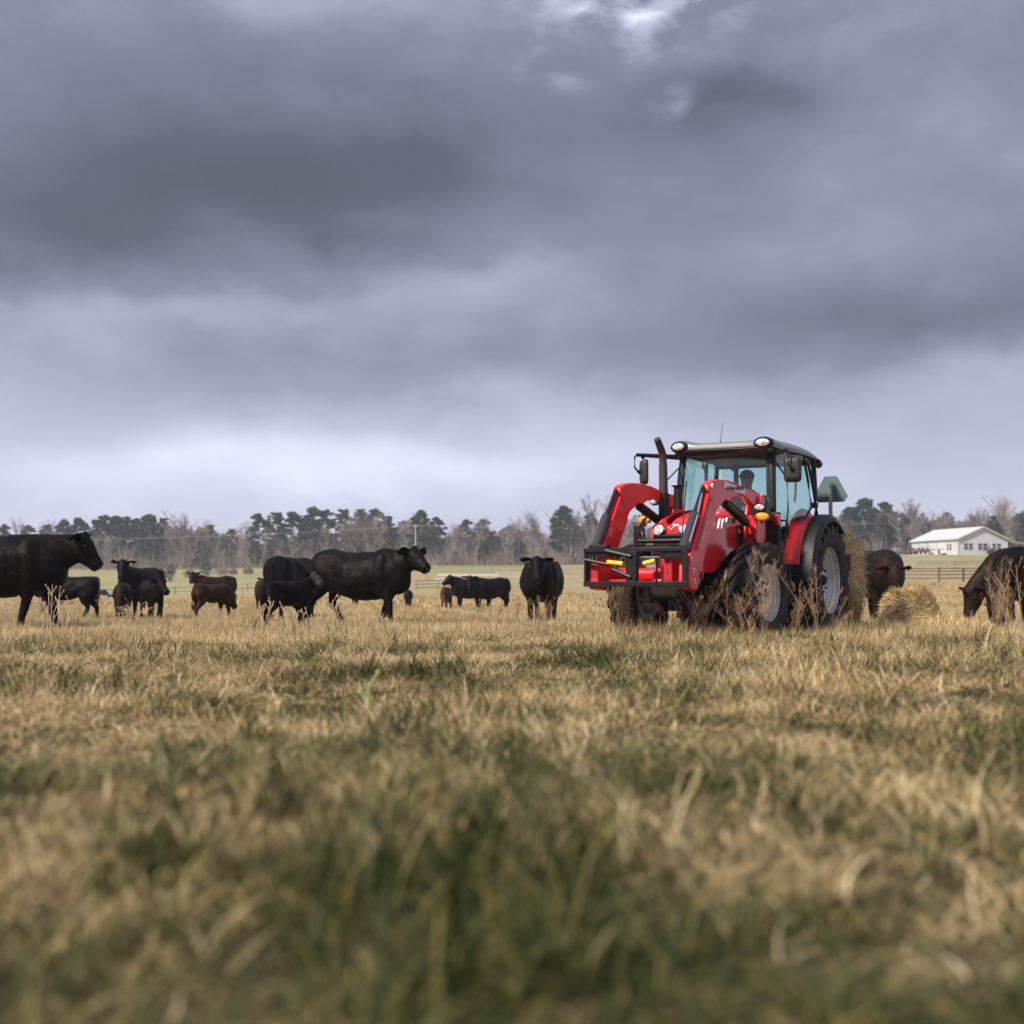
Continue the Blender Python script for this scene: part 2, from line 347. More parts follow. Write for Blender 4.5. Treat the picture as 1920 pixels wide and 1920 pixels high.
def patch_collection(name,specs):
    c=bpy.data.collections.new(name)
    for i,parts in enumerate(specs):
        me=npmesh(f'{name}_patch',*merge(parts)[:2],GM,merge(parts)[2]); o=bpy.data.objects.new(f'{name}_patch',me); c.objects.link(o)
    return c
def scatter(name,coll,pts,rot,scl,ncoll,label):
    me=bpy.data.meshes.new(name); me.from_pydata([tuple(p) for p in pts],[],[]); n=len(pts)
    a=me.attributes.new('rot','FLOAT_VECTOR','POINT'); a.data.foreach_set('vector',np.asarray(rot,np.float32).ravel())
    a=me.attributes.new('scl','FLOAT_VECTOR','POINT'); a.data.foreach_set('vector',np.asarray(scl,np.float32).ravel())
    a=me.attributes.new('idx','INT','POINT'); a.data.foreach_set('value',np.random.RandomState(5).randint(0,ncoll,n).astype(np.int32))
    o=link(name,me); ng=bpy.data.node_groups.new(name,'GeometryNodeTree')
    ng.interface.new_socket('Geometry',in_out='INPUT',socket_type='NodeSocketGeometry'); ng.interface.new_socket('Geometry',in_out='OUTPUT',socket_type='NodeSocketGeometry')
    gi=ng.nodes.new('NodeGroupInput'); go=ng.nodes.new('NodeGroupOutput'); ip=ng.nodes.new('GeometryNodeInstanceOnPoints'); ci=ng.nodes.new('GeometryNodeCollectionInfo')
    ci.inputs[0].default_value=coll; ci.inputs['Separate Children'].default_value=True; ci.inputs['Reset Children'].default_value=True
    def na(nm,ty):
        q=ng.nodes.new('GeometryNodeInputNamedAttribute'); q.data_type=ty; q.inputs[0].default_value=nm; return q.outputs[0]
    er=ng.nodes.new('FunctionNodeEulerToRotation')
    L=ng.links; L.new(gi.outputs[0],ip.inputs['Points']); L.new(ci.outputs[0],ip.inputs['Instance']); ip.inputs['Pick Instance'].default_value=True
    L.new(na('idx','INT'),ip.inputs['Instance Index']); L.new(na('rot','FLOAT_VECTOR'),er.inputs[0]); L.new(er.outputs[0],ip.inputs['Rotation']); L.new(na('scl','FLOAT_VECTOR'),ip.inputs['Scale']); L.new(ip.outputs[0],go.inputs[0])
    md=o.modifiers.new('grass','NODES'); md.node_group=ng
    return tag(o,label,'grass',kind='stuff')
def field_pts(y0,y1,step,jit,half,extra):
    P=[]; y=y0
    while y<y1:
        hw=half*max(y,0)+extra; n=int(2*hw/step)+1
        x=np.linspace(-hw,hw,n)+rs.uniform(-jit,jit,n)*step; yy=y+rs.uniform(-jit,jit,n)*step
        P.append(np.stack([x,yy],1)); y+=step
    P=np.concatenate(P); z=tz(P[:,0],P[:,1]); return np.column_stack([P,z])
def rotscl(P,s0,s1,tilt=.06,zvar=.25):
    n=len(P); rot=np.stack([rs.normal(0,tilt,n),rs.normal(0,tilt,n),rs.rand(n)*6.283],1)
    s=rs.uniform(s0,s1,n); h=s*rs.uniform(1-zvar,1+zvar,n)
    # tussocks: low-frequency height field
    f=.78+.60*(np.sin(P[:,0]*2.1+np.sin(P[:,1]*1.7)*1.3)*np.sin(P[:,1]*1.9+.7*np.sin(P[:,0]*1.3)))
    return rot,np.stack([s,s,h*f],1)
near=[[blades(170,.30,(.05,.15),(.002,.0055),(.4,1.5),.10,4,1.0,0,10+i),blades(70,.26,(.08,.19),(.003,.0065),(.2,1.1),.14,4,.6,4,40+i),blades(60,.28,(.06,.17),(.0035,.008),(.1,1.1),.80,4,.7,4,70+i)] for i in range(8)]
near+=[[blades(60,.30,(.04,.12),(.002,.005),(.3,1.4),.2,4,.9,0,110+i),blades(150,.22,(.09,.21),(.004,.010),(.05,1.0),.95,4,.7,4,140+i)] for i in range(4)]
near+=[[blades(60,.32,(.03,.09),(.002,.005),(.8,1.5),.12,4,.5,0,170+i)] for i in range(2)]
C1=patch_collection('near_grass',near)
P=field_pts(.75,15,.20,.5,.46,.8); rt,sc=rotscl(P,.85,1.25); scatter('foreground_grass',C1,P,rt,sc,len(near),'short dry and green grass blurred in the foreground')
mid=[[blades(380,.55,(.07,.19),(.003,.007),(.2,1.35),.04,3,.7,0,200+i),blades(110,.5,(.12,.22),(.003,.006),(.05,.7),.08,3,.4,12,230+i),blades(40,.5,(.08,.18),(.005,.009),(.05,.7),.85,3,.4,4,260+i)] for i in range(8)]
C2=patch_collection('middle_grass',mid)
P=field_pts(13.5,48,.42,.5,.43,1); rt,sc=rotscl(P,.8,1.15); scatter('pasture_grass',C2,P,rt,sc,len(mid),'dry straw coloured pasture grass around the cattle and tractor')
farp=[[blades(520,1.5,(.08,.17),(.012,.025),(.1,1.2),.10,2,.6,0,300+i),blades(120,1.4,(.08,.18),(.012,.02),(.05,.7),.7,2,.4,8,330+i)] for i in range(5)]
C3=patch_collection('distant_grass',farp)
P=field_pts(46,125,1.25,.5,.42,3); rt,sc=rotscl(P,.8,1.2); scatter('distant_grass',C3,P,rt,sc,len(farp),'distant dry grass in front of the fences')
# ------------------------------------------------------------------ trees
BARK=mat('grey bark',(.16,.135,.115),.9,col2=(.24,.21,.18),noise_scale=2)
TWIG=mat('bare twigs',(.17,.135,.115),.9,col2=(.25,.205,.175),noise_scale=.15)
NEED=mat('pine needles',(.018,.038,.016),.8,col2=(.05,.085,.03),noise_scale=.35,spec=.2,translucent=.15)
NEED2=mat('cedar needles',(.035,.065,.02),.8,col2=(.08,.12,.035),noise_scale=.4,spec=.2,translucent=.15)
def cards(centers,size,r,flat=.5):
    """one small leaf-clump quad per centre, random orientation"""
    n=len(centers); a=r.rand(n)*6.283; b=r.normal(0,flat,n); s=size*(.5+r.rand(n))
    u=np.stack([np.cos(a)*np.cos(b),np.sin(a)*np.cos(b),np.sin(b)],1)
    c=r.normal(0,1,(n,3)); v=np.cross(u,c); v/=np.linalg.norm(v,axis=1)[:,None]+1e-6
    u=u*s[:,None]*.6; v=v*s[:,None]*.35; P=np.stack([centers-u-v*.3,centers+u*.2-v,centers+u,centers+v*.9-u*.1],1).reshape(-1,3)
    return P,(np.arange(n)*4)[:,None]+np.arange(4)[None]
def pine_proto(seed,h,cr,base,kind):
    r=np.random.RandomState(seed); random.seed(seed)
    tr=MB(); lean=r.normal(0,.15,2); pts=[(lean[0]*t**2*2,lean[1]*t**2,h*t*.95) for t in np.linspace(0,1,8)]
    tr.tube(pts,[h*.014*(1.15-t) for t in np.linspace(0,1,8)],7)
    C=[]; nb=int(72 if kind!='cone' else 46)
    for k in range(nb):
        t=base+(1-base)*((k+.5)/nb)**.85; z=h*t; 
        if kind=='round': w=cr*math.sin(math.pi*min(1,.12+.88*((t-base)/(1-base)))**.8)**.6*(.55+.6*r.rand())
        elif kind=='cone': w=cr*(1-(t-base)/(1-base))**.75*(.7+.5*r.rand())+.25
        else: w=cr*(.35+.65*math.sin(math.pi*((t-base)/(1-base))))*(.35+.9*r.rand())
        a=r.rand()*6.283; up=r.uniform(.0,.35); e=np.array([w*math.cos(a),w*math.sin(a),z+up*w])
        st=np.array([pts[0][0]*0+lean[0]*t*t*2,lean[1]*t*t,z]); tr.tube([tuple(st),tuple(st*.5+e*.5+np.array([0,0,-.1])),tuple(e)],[h*.0045,h*.003,h*.0015],4)
        nc=int(3 if kind!='cone' else 3)
        for q in range(nc):
            c=st+(e-st)*(1-.32*q*r.rand()); rad=(.17+.24*r.rand())*cr*(.75 if kind!='cone' else .5)*(1-.15*q)
            m=int(62*(rad/.9)**1.5)+14; d=r.normal(0,1,(m,3)); d/=np.linalg.norm(d,axis=1)[:,None]; d*=(r.rand(m)**.45)[:,None]*rad; d[:,2]*=.62
            C.append(c+d)
    C=np.concatenate(C); Vc,Fc=cards(C,.38 if kind!='cone' else .32,r)
    return tr,(Vc,Fc)
def bare_proto(seed,h,spread,dens=1.):
    r=random.Random(seed); tr=MB(); tw=[]
    def br(p,d,l,rad,lv):
        n=3; pts=[p]; q=Vector(p); dd=Vector(d)
        for i in range(n):
            dd=(dd+Vector((r.gauss(0,.12),r.gauss(0,.12),r.gauss(.04,.06)))).normalized(); q=q+dd*(l/n); pts.append(q.copy())
        if lv<=1: tr.tube(pts,[rad*(1-.18*i) for i in range(4)],5 if lv==0 else 4)
        else: tw.append((pts,rad))
        if lv>=4: return
        k={0:int(11*dens),1:6,2:5,3:4}[lv]
        for i in range(k):
            f=r.uniform(.25,1) if lv else r.uniform(.28,1); idx=min(2,int(f*3)); pp=pts[idx].lerp(pts[idx+1],f*3-idx)
            az=r.random()*6.283; t=r.uniform(.35,.85)*spread; nd_=(dd*math.cos(t)+Vector((math.cos(az),math.sin(az),.25)).normalized()*math.sin(t)).normalized()
            br(pp,nd_,l*r.uniform(.38,.62)*(1.0 if lv else .75),rad*.42,lv+1)
    br(Vector((0,0,0)),(0,0,1),h*.72,h*.014,0)
    V=[];F=[];o=0
    for pts,rad in tw:
        rad=max(rad,.022); s=Vector((r.gauss(0,1),r.gauss(0,1),r.gauss(0,.3))).normalized()
        m=len(pts)
        for i,p in enumerate(pts):
            w=s*rad*(1-.2*i); V+= [tuple(p-w),tuple(p+w)]
        for i in range(m-1): F.append((o+2*i,o+2*i+1,o+2*i+3,o+2*i+2))
        o+=2*m
    return tr,(np.array(V),np.array(F))
def make_tree(name,proto,mt,mc):
    tr,(v,f)=proto; e=empty(name); 
    tm=tr.build('trunk',mt,e,fix=False); cr_=link('crown',npmesh('crown',v,f,mc),e); return e
def dist_place(o,px,D,ytop,h0):
    """stand a tree at image column px, distance D, so that its top meets row ytop"""
    x=gx(px,D); z=tzf(x,D)-.1; H=(1113-ytop)/FPX*D+EYE-z; s=H/h0; o.location=(x,D,z); o.scale=(s*random.uniform(.95,1.25),s*random.uniform(.95,1.25),s); o.rotation_euler=(0,0,random.random()*6.28)
PP={'round':[make_tree('pine_tree',pine_proto(11+i,15,3.5,.20,'round'),BARK,NEED) for i in range(3)],
    'tall':[make_tree('pine_tree',pine_proto(31+i,15,2.7,.14,'tall'),BARK,NEED) for i in range(3)],
    'cone':[make_tree('cedar_tree',pine_proto(51+i,9,2.2,.06,'cone'),BARK,NEED2) for i in range(2)]}
H0={'round':15.0,'tall':15.2,'cone':8.8}; USED={k:[False]*len(v) for k,v in PP.items()}
def tree(kind,px,D,ytop,label,group=None,wide=1.):
    i=random.randrange(len(PP[kind]))
    if not USED[kind][i]: o=PP[kind][i]; USED[kind][i]=True
    else: o=copy_tree(PP[kind][i])
    dist_place(o,px,D,ytop,H0[kind]); o.scale[0]*=wide; o.scale[1]*=wide
    tag(o,label,'pine tree' if kind!='cone' else 'cedar tree',group or ('evergreens of the far tree line'))
PINES=[('round',8,430,985,'dark pine behind the back of the black cow cut by the left edge'),
('round',52,436,987,'low round pine behind the hips of the cow at the left edge'),('tall',88,434,984,'slim pine above the shoulder hump of the leftmost cow'),
('round',118,425,976,'full pine above the neck of the leftmost cow'),('round',146,428,973,'pine standing just above the head of the leftmost cow'),
('tall',178,425,975,'pine just right of the leftmost cow\'s nose, left of the two tallest'),('tall',196,423,966,'tall narrow pine with a knobbed top right of the leftmost cow'),
('round',216,424,969,'rounded pine above the left ear of the cow with two calves'),('tall',235,426,969,'slender pine straight above the cow with two calves'),
('round',256,428,974,'smaller pine behind the back of the cow with two calves'),('round',278,420,966,'broad domed pine above the shrubs left of the far white-tagged cow'),
('tall',303,421,971,'pointed pine with ragged right side above the round dark shrub pair'),('round',342,422,988,'small round pine under bare branches left of the far white-tagged cow'),
('round',393,421,986,'small dark pine right above the far white-tagged cow'),('tall',432,436,992,'thin half hidden pine among the bare trees above the brown calf'),
('tall',485,412,963,'tall dark pine with layered clumps, left one of a close pair'),('tall',514,414,961,'tall dark pine with layered clumps, right one of a close pair'),
('round',548,413,962,'spreading pine with sky showing through its crown'),('round',587,415,953,'broad high pine left of the big cow\'s hips'),('tall',611,414,956,'pine on the right shoulder of the broad high one behind the big cow'),
('tall',646,420,955,'thin lone pine with a small tufted top behind the big cow\'s back'),('tall',673,417,955,'spiky pine behind the middle of the big cow\'s back'),('round',703,416,957,'wide bushy pine behind the big cow\'s shoulders'),
('tall',727,421,968,'lower pine on the right flank of the bushy one behind the big cow'),('round',788,411,959,'large pine right behind the pale utility pole'),('round',818,413,972,'dense pine with straight right side, right of the utility pole'),
('tall',873,417,974,'small pine with narrow top above the two far heifers'),('tall',906,419,974,'feathery small pine above the rump of the far heifers'),('round',1058,402,950,'big round crowned pine above the cow facing the camera'),
('round',922,414,1010,'short scrub pine with bent trunk left of the cow facing the camera'),
('tall',1108,425,962,'dark pine between the cow facing the camera and the tractor'),
('round',1592,400,952,'pine whose top rises just right of the triangular sign'),('round',1622,398,936,'tallest pine right of the tractor, above the hay on its back'),
('round',1660,400,943,'round pine halfway between the tractor and the white barn'),('tall',1640,404,952,'pine squeezed between the two highest crowns right of the tractor'),
('tall',1694,396,962,'half bare pine just left of the white barn'),('round',1868,392,978,'low dark pine behind the lean-to end of the barn')]
for k,px,D,yt,lb in PINES: tree(k,px,D+10,yt,lb)
CED=[(195,408,1030,'cedar above the back of the cow standing with two calves'),(288,405,1019,'dark cedar behind the shrubs right of the cow with calves'),(377,400,1014,'light green cedar straight above the far white-tagged cow'),
(384,398,1040,'yellow green bush cedar at the wood edge above the brown calf'),(500,400,1042,'olive bush cedar at the wood edge behind the black calves'),(1023,398,1032,'cedar at the wood edge left of the cow facing the camera'),(963,402,1020,'narrow cedar standing alone between bare trees in the middle'),
(1074,396,1035,'bushy cedar low at the wood edge right of the cow facing the camera'),(258,410,1028,'low cedar in haze left of the bare pale trunk'),(430,404,1036,'low bushy cedar between the brown calf and the black calves'),(855,400,1034,'low dark cedar at the wood edge above the small brown calf'),
(60,410,1020,'low cedar seen over the back of the leftmost cow'),(740,402,1028,'cedar just over the head of the big cow'),(1690,388,1020,'low dark cedar beside the left end of the white barn')]
for px,D,yt,lb in CED: tree('cone',px,D,yt,lb)
TWP=mat('pale twigs',(.27,.225,.185),.9,col2=(.34,.285,.24),noise_scale=.3); TWD=mat('dark twigs',(.085,.065,.055),.9,col2=(.13,.10,.085),noise_scale=.3)
bares=[make_tree('bare_tree',bare_proto(71+i,14,sp,dn),BARK,tm_) for i,(sp,dn,tm_) in enumerate([(1.,1.,TWIG),(.75,1.2,TWD),(.6,1.1,TWIG),(1.15,1.,TWP),(.85,1.3,TWD)])]
ti=0
def bare(px,D,yt,label,group=None):
    global ti
    i=ti%5; o=bares[i] if ti<5 else copy_tree(bares[i]); ti+=1
    dist_place(o,px,D,yt,13.0); tag(o,label,'bare tree',group or 'leafless trees of the far tree line')
bare(366,412,968,'wide fan shaped leafless tree above the far white-tagged cow'); bare(320,402,1018,'pale forked leafless tree at the wood edge right of the shrubs'); bare(1113,404,940,'tallest leafless tree, just left of the tractor'); bare(1140,408,947,'leafless tree showing between the far cow and the tractor mirror')
bare(642,398,998,'pale spreading leafless tree right behind the big cow\'s back'); bare(1905,380,938,'high leafless tree above the lean-to at the right edge'); bare(1640,386,1000,'white trunked leafless tree above the cow behind the hay'); bare(1716,398,946,'tall leafless tree just left of the barn roof')
topx=[0,60,150,250,330,400,450,480,560,640,700,760,800,860,900,950,1000,1050,1100,1150,1250,1400,1550,1600,1700,1780,1850,1880,1920,2000]
topy=[980,985,990,990,980,984,978,988,990,975,968,968,975,970,968,976,972,968,950,955,960,960,960,955,950,955,952,945,938,945]
for i in range(150):
    px=random.uniform(-120,2040); D=random.uniform(396,450); yt=float(np.interp(px,topx,topy))+random.uniform(2,26)
    if 1160<px<1560 and random.random()<.6: continue
    bare(px,D,yt,'plain grey leafless tree in the far tree line')
for i in range(34):
    px=random.uniform(-60,1960)
    if 1160<px<1560: continue
    D=random.uniform(402,440); tree(random.choice(['round','tall','tall']),px,D,float(np.interp(px,topx,topy))+random.uniform(14,44),'dark evergreen half hidden low among the leafless trees',wide=random.uniform(1.0,1.5))
for k in PP:
    for o,u in zip(PP[k],USED[k]):
        if not u:
            for c in list(o.children): bpy.data.objects.remove(c)
            bpy.data.objects.remove(o)
# undergrowth of the wood: one mass nobody could count
def wood_mass():
    r=np.random.RandomState(9); n=44000
    px=r.uniform(-200,2120,n); D=r.uniform(400,470,n); x=(px-960)/FPX*D; z=tz(x,D); top=np.interp(px,topx,topy)+6+14*np.sin(px*.05)+r.uniform(0,55,n)**1.0
    H=np.maximum(1.5,(1113-top)/FPX*D+EYE-z)*r.uniform(.25,.9,n); zb=z+H*r.uniform(-.05,.55,n)*(r.rand(n)>.35)
    ln=np.minimum(H*r.uniform(.3,.6,n)+1,z+H-zb+.3); w=r.uniform(.02,.07,n); dx=r.normal(0,.38,n)*ln; dy=r.normal(0,.2,n)*ln; a=r.rand(n)*3.14
    b=np.stack([x,D,zb],1); t=b+np.stack([dx,dy,ln],1); s=np.stack([np.cos(a)*w,np.sin(a)*w,0*w],1)
    V=np.stack([b-s,b+s,t+s*.5,t-s*.5],1).reshape(-1,3); return V,(np.arange(n)*4)[:,None]+np.arange(4)[None]
o=link('undergrowth',npmesh('undergrowth',*wood_mass(),TWIG)); tag(o,'grey leafless undergrowth and saplings filling the far wood','undergrowth',kind='stuff')
def wood_back():
    # distant far side of the wood: leafy clumps low among the trunks
    r=np.random.RandomState(19); n=90000; px=r.uniform(-220,2140,n); D=r.uniform(455,520,n); x=(px-960)/FPX*D; z=tz(x,D)
    top=np.interp(px,topx,topy)+20+10*np.sin(px*.031)+8*np.sin(px*.13)+r.uniform(0,16,n); H=np.maximum(2,(1113-top)/FPX*D+EYE-z); c=np.stack([x,D,z+H*r.rand(n)**.8],1)
    return cards(c,.95,r,1.4)
o=link('woodland',npmesh('woodland',*wood_back(),mat('hazy far wood',(.085,.07,.06),.95,col2=(.14,.12,.10),noise_scale=.05))); tag(o,'dense mass of far woodland behind the tree line','woodland',kind='stuff')
# shrubs in the far field
def shrub(px,D,w,h,label,m):
    x=gx(px,D); z=tzf(x,D); e=empty('shrub',(x,D,z)); r=np.random.RandomState(int(px)); n=420
    d=r.normal(0,1,(n,3)); d/=np.linalg.norm(d,axis=1)[:,None]; d*=(r.rand(n)**.4)[:,None]; c=d*np.array([w/2,w/2,h/2])+np.array([0,0,h*.52]); c[:,2]=np.maximum(c[:,2],.05)
    c[:,:2]*=(1.15-.5*c[:,2:3]/h); c+=r.normal(0,.06,(n,3))
    link('foliage',npmesh('foliage',*cards(c,.34,r),m),e); MB().tube([(0,0,-.05),(0,0,h*.5)],[.06,.03],6).build('stem',BARK,e); tag(e,label,'shrub','shrubs in the far pasture')
SH=mat('shrub leaves',(.035,.05,.025),.8,col2=(.075,.09,.045),noise_scale=1.5)
for px,D,w,h,lb in [(303,300,2.6,3.3,'grey green shrub, left one of the pair beyond the cow with calves'),(320,300,3.0,3.9,'grey green shrub, right one of the pair beyond the cow with calves'),(387,320,3.2,3.6,'single dark round shrub beyond the white-tagged cow'),
    (356,320,3.4,2.2,'low brown shrub left of the dark round one'),(417,330,4.5,1.9,'long low brown shrub right of the dark round one'),(466,335,3.,1.6,'small low brown shrub in front of the wood'),(438,335,2.2,1.5,'tiny brown shrub beside the long low one')]:
    shrub(px,D,w,h,lb,SH if 'brown' not in lb else TWIG)
# utility pole with crossarm
def upole(px,D,ytop,label):
    x=gx(px,D); z=tzf(x,D); H=(1113-ytop)/FPX*D+EYE-z; e=empty('utility_pole',(x,D,z)); pm=mat('weathered pole',(.42,.39,.34),.8,col2=(.34,.31,.27),noise_scale=3)
    MB().tube([(0,0,-.3),(0,0,H)],[.2,.13],8).build('pole',pm,e); MB().box((0,0,H-.5),(1.6,.12,.14)).build('crossarm',pm,e)
    for k in (-.7,0,.7): MB().tube([(k,0,H-.45),(k,0,H-.2)],.05,6).build('insulator',mat('insulator',(.5,.5,.5),.3),e)
    tag(e,label,'utility pole'); return x,z+H
ux,uz=upole(779,345,983,'pale wooden utility pole in front of the pines, above the big cow\'s head')
w=MB()
for k in (-.7,.7):
    for dx in (-110,110):
        w.tube([(ux+k+dx*t,345+(15 if dx<0 else -10)*t,uz-.25-4.*t*(1-t)-(3 if dx<0 else 0)*t) for t in np.linspace(0,1,14)],.022,3)
tag(w.build('power_line',mat('wire',(.25,.25,.25),.5),fix=False),'thin power wires strung from the utility pole across the wood','power line')
# ------------------------------------------------------------------ fences
WOODF=mat('old fence wood',(.085,.062,.045),.9,col2=(.15,.115,.085),noise_scale=2)
WIREF=mat('pale fence wood',(.22,.19,.15),.9,col2=(.30,.26,.21),noise_scale=2)
def fence(pts,h,rails,sp,label,m,pr=.075,rh=.13):
    """pts: (px,D) ground line"""
    P=[Vector((gx(a,b),b,0)) for a,b in pts]; e=empty('fence',(P[0].x,P[0].y,tzf(P[0].x,P[0].y))); O=e.location.copy()
    L=[]; 
    for a,b in zip(P[:-1],P[1:]):
        n=max(1,round((b-a).length/sp)); L+=[a.lerp(b,i/n) for i in range(n)]
    L.append(P[-1])
    for p in L: p.z=tzf(p.x,p.y)
    for p in L: MB().tube([p-O+Vector((0,0,-.2)),p-O+Vector((random.uniform(-.03,.03),0,h*random.uniform(.96,1.06)))],[pr,pr*.9],6).build('post',m,e)
    for k,f in enumerate(rails):
        r=MB(); 
        for a,b in zip(L[:-1],L[1:]): r.bar(a-O+Vector((0,-pr-.012,h*f+random.uniform(-.02,.02))),b-O+Vector((0,-pr-.012,h*f+random.uniform(-.02,.02))),.04,rh)
        r.build('rail',m,e,smooth=0)
    return tag(e,label,'fence','fences across the pasture')
fence([(1560,160),(1690,137),(1760,136),(1850,138),(1990,142)],1.45,(.28,.52,.76,.93),3.6,'dark board fence behind the loose hay, below the barn',WOODF,.1,.11)
fence([(1650,210),(1720,205),(1790,206),(1990,212)],1.4,(.62,.8,.95),7.5,'higher up faint board fence on the slope below the barn',WIREF,.07,.12)
fence([(780,165),(860,172),(1050,168),(1200,160),(1330,160)],1.25,(.28,.6,.93),4.6,'three rail fence in the dip left and right of the cow facing the camera',WIREF,.08,.09)
fence([(800,222),(980,226),(1150,222),(1300,215)],1.5,(.3,.55,.8,.95),5.5,'pale fence higher up the slope behind the two heifers',WIREF,.08,.07)
fence([(-60,236),(150,238),(222,240),(330,236),(430,232),(500,226),(560,220)],1.15,(.35,.9),4.4,'low two rail fence in the dip at the left behind the calves',WOODF,.09,.1)
fence([(400,150),(455,138),(540,126),(620,120)],1.1,(.6,),5,'sparse wire fence behind the brown calf and black calves',WIREF,.06,.025)
fence([(760,120),(840,112),(950,118)],1.15,(.4,.85),6.,'short stretch of thin wire fence behind the small brown calf',WIREF,.05,.02)
PW=mat('white painted steel',(.50,.49,.46),.5)
def trough(px,D,w,h,z0,label,name='feed_bunk'):
    x=gx(px,D); e=empty(name,(x,D,tzf(x,D))); b=MB(); b.box((0,0,z0+h/2),(w,.5,h)); b.build('trough',PW,e,bevel=.02)
    for k in (-.42,.42):
        MB().box((w*k,0,z0/2),(.1,.4,z0+.02)).build('leg',PW,e)
    tag(e,label,'feed bunk')
trough(878,200,8.5,.28,.95,'long pale feed bunk on the slope above the two heifers')
trough(825,210,1.6,.3,.2,'small white tub left of the heifers on the slope')
def gate(px,D,label):
    x=gx(px,D); e=empty('gate',(x,D,tzf(x,D))); f=MB(); w,h=4.,1.5
    for a,b in [((-w/2,0,.2),(w/2,0,.2)),((-w/2,0,h),(w/2,0,h)),((-w/2,0,.2),(-w/2,0,h)),((w/2,0,.2),(w/2,0,h))]: f.tube([a,b],.045,6)
    f.build('gate_frame',PW,e)
    for k in (.45,.7,.95,1.2): MB().tube([(-w/2,0,k),(w/2,0,k)],.03,6).build('bar',PW,e)
    tag(e,label,'gate')
gate(958,190,'pale metal gate in the upper fence left of the facing cow')
# ------------------------------------------------------------------ barn
def barn():
    D=330; c=Vector((gx(1797,D),D,0)); al=R(17.5); W_,Ls=13.3,18.8; rise=2.65; eh=3.95
    z=tzf(c.x,c.y)-.1; e=empty('barn',(c.x,c.y,z),al)   # local +X runs along the gable, +Y along the long wall (away)
    wm=mat('white metal siding',(.50,.51,.55),.5,col2=(.54,.55,.58),noise_scale=.8); trim=mat('cream trim',(.50,.48,.42),.5); rf=mat('white metal roof',(.58,.59,.63),.4); dark=mat('window glass',(.02,.025,.04),.15)
    MB().prism([(0,0),(W_,0),(W_,eh),(W_/2,eh+rise),(0,eh)],0,Ls).build('wall',wm,e,smooth=0)
    ov=.5; th=.14
    for s in (0,1):
        r=MB(); x0,x1=(-ov,W_/2) if s==0 else (W_/2,W_+ov); sl_=rise/(W_/2)
        z0=eh-ov*sl_+.05 if s==0 else eh+rise+.05; z1=eh+rise+.05 if s==0 else eh-ov*sl_+.05
        r.prism([(x0,z0),(x1,z1),(x1,z1+th),(x0,z0+th)],-ov,Ls+ov)
        for k in range(24):
            y=-ov+.2+k*(Ls+2*ov-.4)/23; r.bar((x0,y,z0+th+.02),(x1,y,z1+th+.02),.06,.05)
        r.build('roof',rf,e,smooth=0)
    f=MB(); 
    for s in(-1,1):
        xa=-ov if s<0 else W_+ov; f.bar((xa,-ov-.03,eh-ov*.4+.02),(W_/2,-ov-.03,eh+rise+.07),.06,.28)
    f.bar((-ov-.03,-ov,eh-.14),(-ov-.03,Ls+ov,eh-.14),.06,.22); f.build('fascia',trim,e,smooth=0)
    cpost=MB(); cpost.box((-.03,-.03,eh/2),(.2,.2,eh)); cpost.box((W_+.03,-.03,eh/2),(.2,.2,eh)); cpost.box((-.03,Ls,eh/2),(.2,.2,eh)); cpost.build('corner_trim',trim,e,smooth=0)
    def win(side,u,w,h,z0):
        ww=MB(); g=MB()
        if side=='g':
            ww.box((u,-.04,z0+h/2),(w+.24,.07,h+.24)); g.box((u,-.085,z0+h*.76),(w,.03,h*.42)); g.box((u,-.085,z0+h*.24),(w,.03,h*.42))
        else:
            ww.box((-.04,u,z0+h/2),(.07,w+.24,h+.24)); g.box((-.085,u,z0+h*.76),(.03,w,h*.42)); g.box((-.085,u,z0+h*.24),(.03,w,h*.42))
        a=ww.build('window',PW,e,smooth=0); g.build('pane',dark,a,smooth=0)
    for u in (2.0,3.35,5.85,7.2,9.7,11.05): win('g',u,.95,1.5,1.35)
    for u in (2.9,4.0): win('s',u,.55,1.5,1.25)
    for u in (16.6,17.4): win('s',u,.35,1.2,.95)
    for u in (6.7,10.4,14.0):
        d=MB(); d.box((-.05,u,1.6),(.08,2.9,3.2)); 
        for k in range(4): d.box((-.10,u,.42+k*.8),(.03,2.85,.74))
        dr=d.build('garage_door',mat('door panel',(.56,.57,.60),.5),e,smooth=0)
        for k in range(6): MB().box((-.125,u-1.2+k*.48,1.62),(.03,.3,.2)).build('pane',dark,dr,smooth=0)
        MB().box((-.06,u+1.7,1.7),(.1,.12,3.4)).build('door_trim',trim,e,smooth=0)
    # lean-to
    l=MB(); l.prism([(W_+.15,eh-.55),(W_+9,eh-1.5),(W_+9,eh-1.36),(W_+.15,eh-.41)],.3,Ls-.5); l.build('lean_to_roof',trim,e,smooth=0)
    for u in (3,6,8.8): MB().box((W_+u,.5,(eh-.6-u*.11)/2),(.2,.2,eh-.6-u*.11)).build('post',mat('brown post',(.2,.15,.12),.8),e)
    MB().box((W_+4.5,Ls-1,1.2),(8.8,.1,2.4)).build('back_wall',mat('tan board wall',(.30,.25,.21),.9),e)
    tag(e,'white metal barn with pitched roof, garage doors and lean-to on the rise','barn')
    return e,c,al,z
BE,bc,bal,bz=barn()
def bl(x,y,z=0):  # barn local -> world on ground
    q=Matrix.Rotation(bal,3,'Z')@Vector((x,y,0)); X_,Y_=bc.x+q.x,bc.y+q.y; return Vector((X_,Y_,tzf(X_,Y_)+z))
ap=MB(); 
ring=[bl(-.5,1.5),bl(-.5,22),bl(-4,30),bl(-9,34),bl(-11,24),bl(-8,14),bl(-6,6),bl(-3.5,2)]
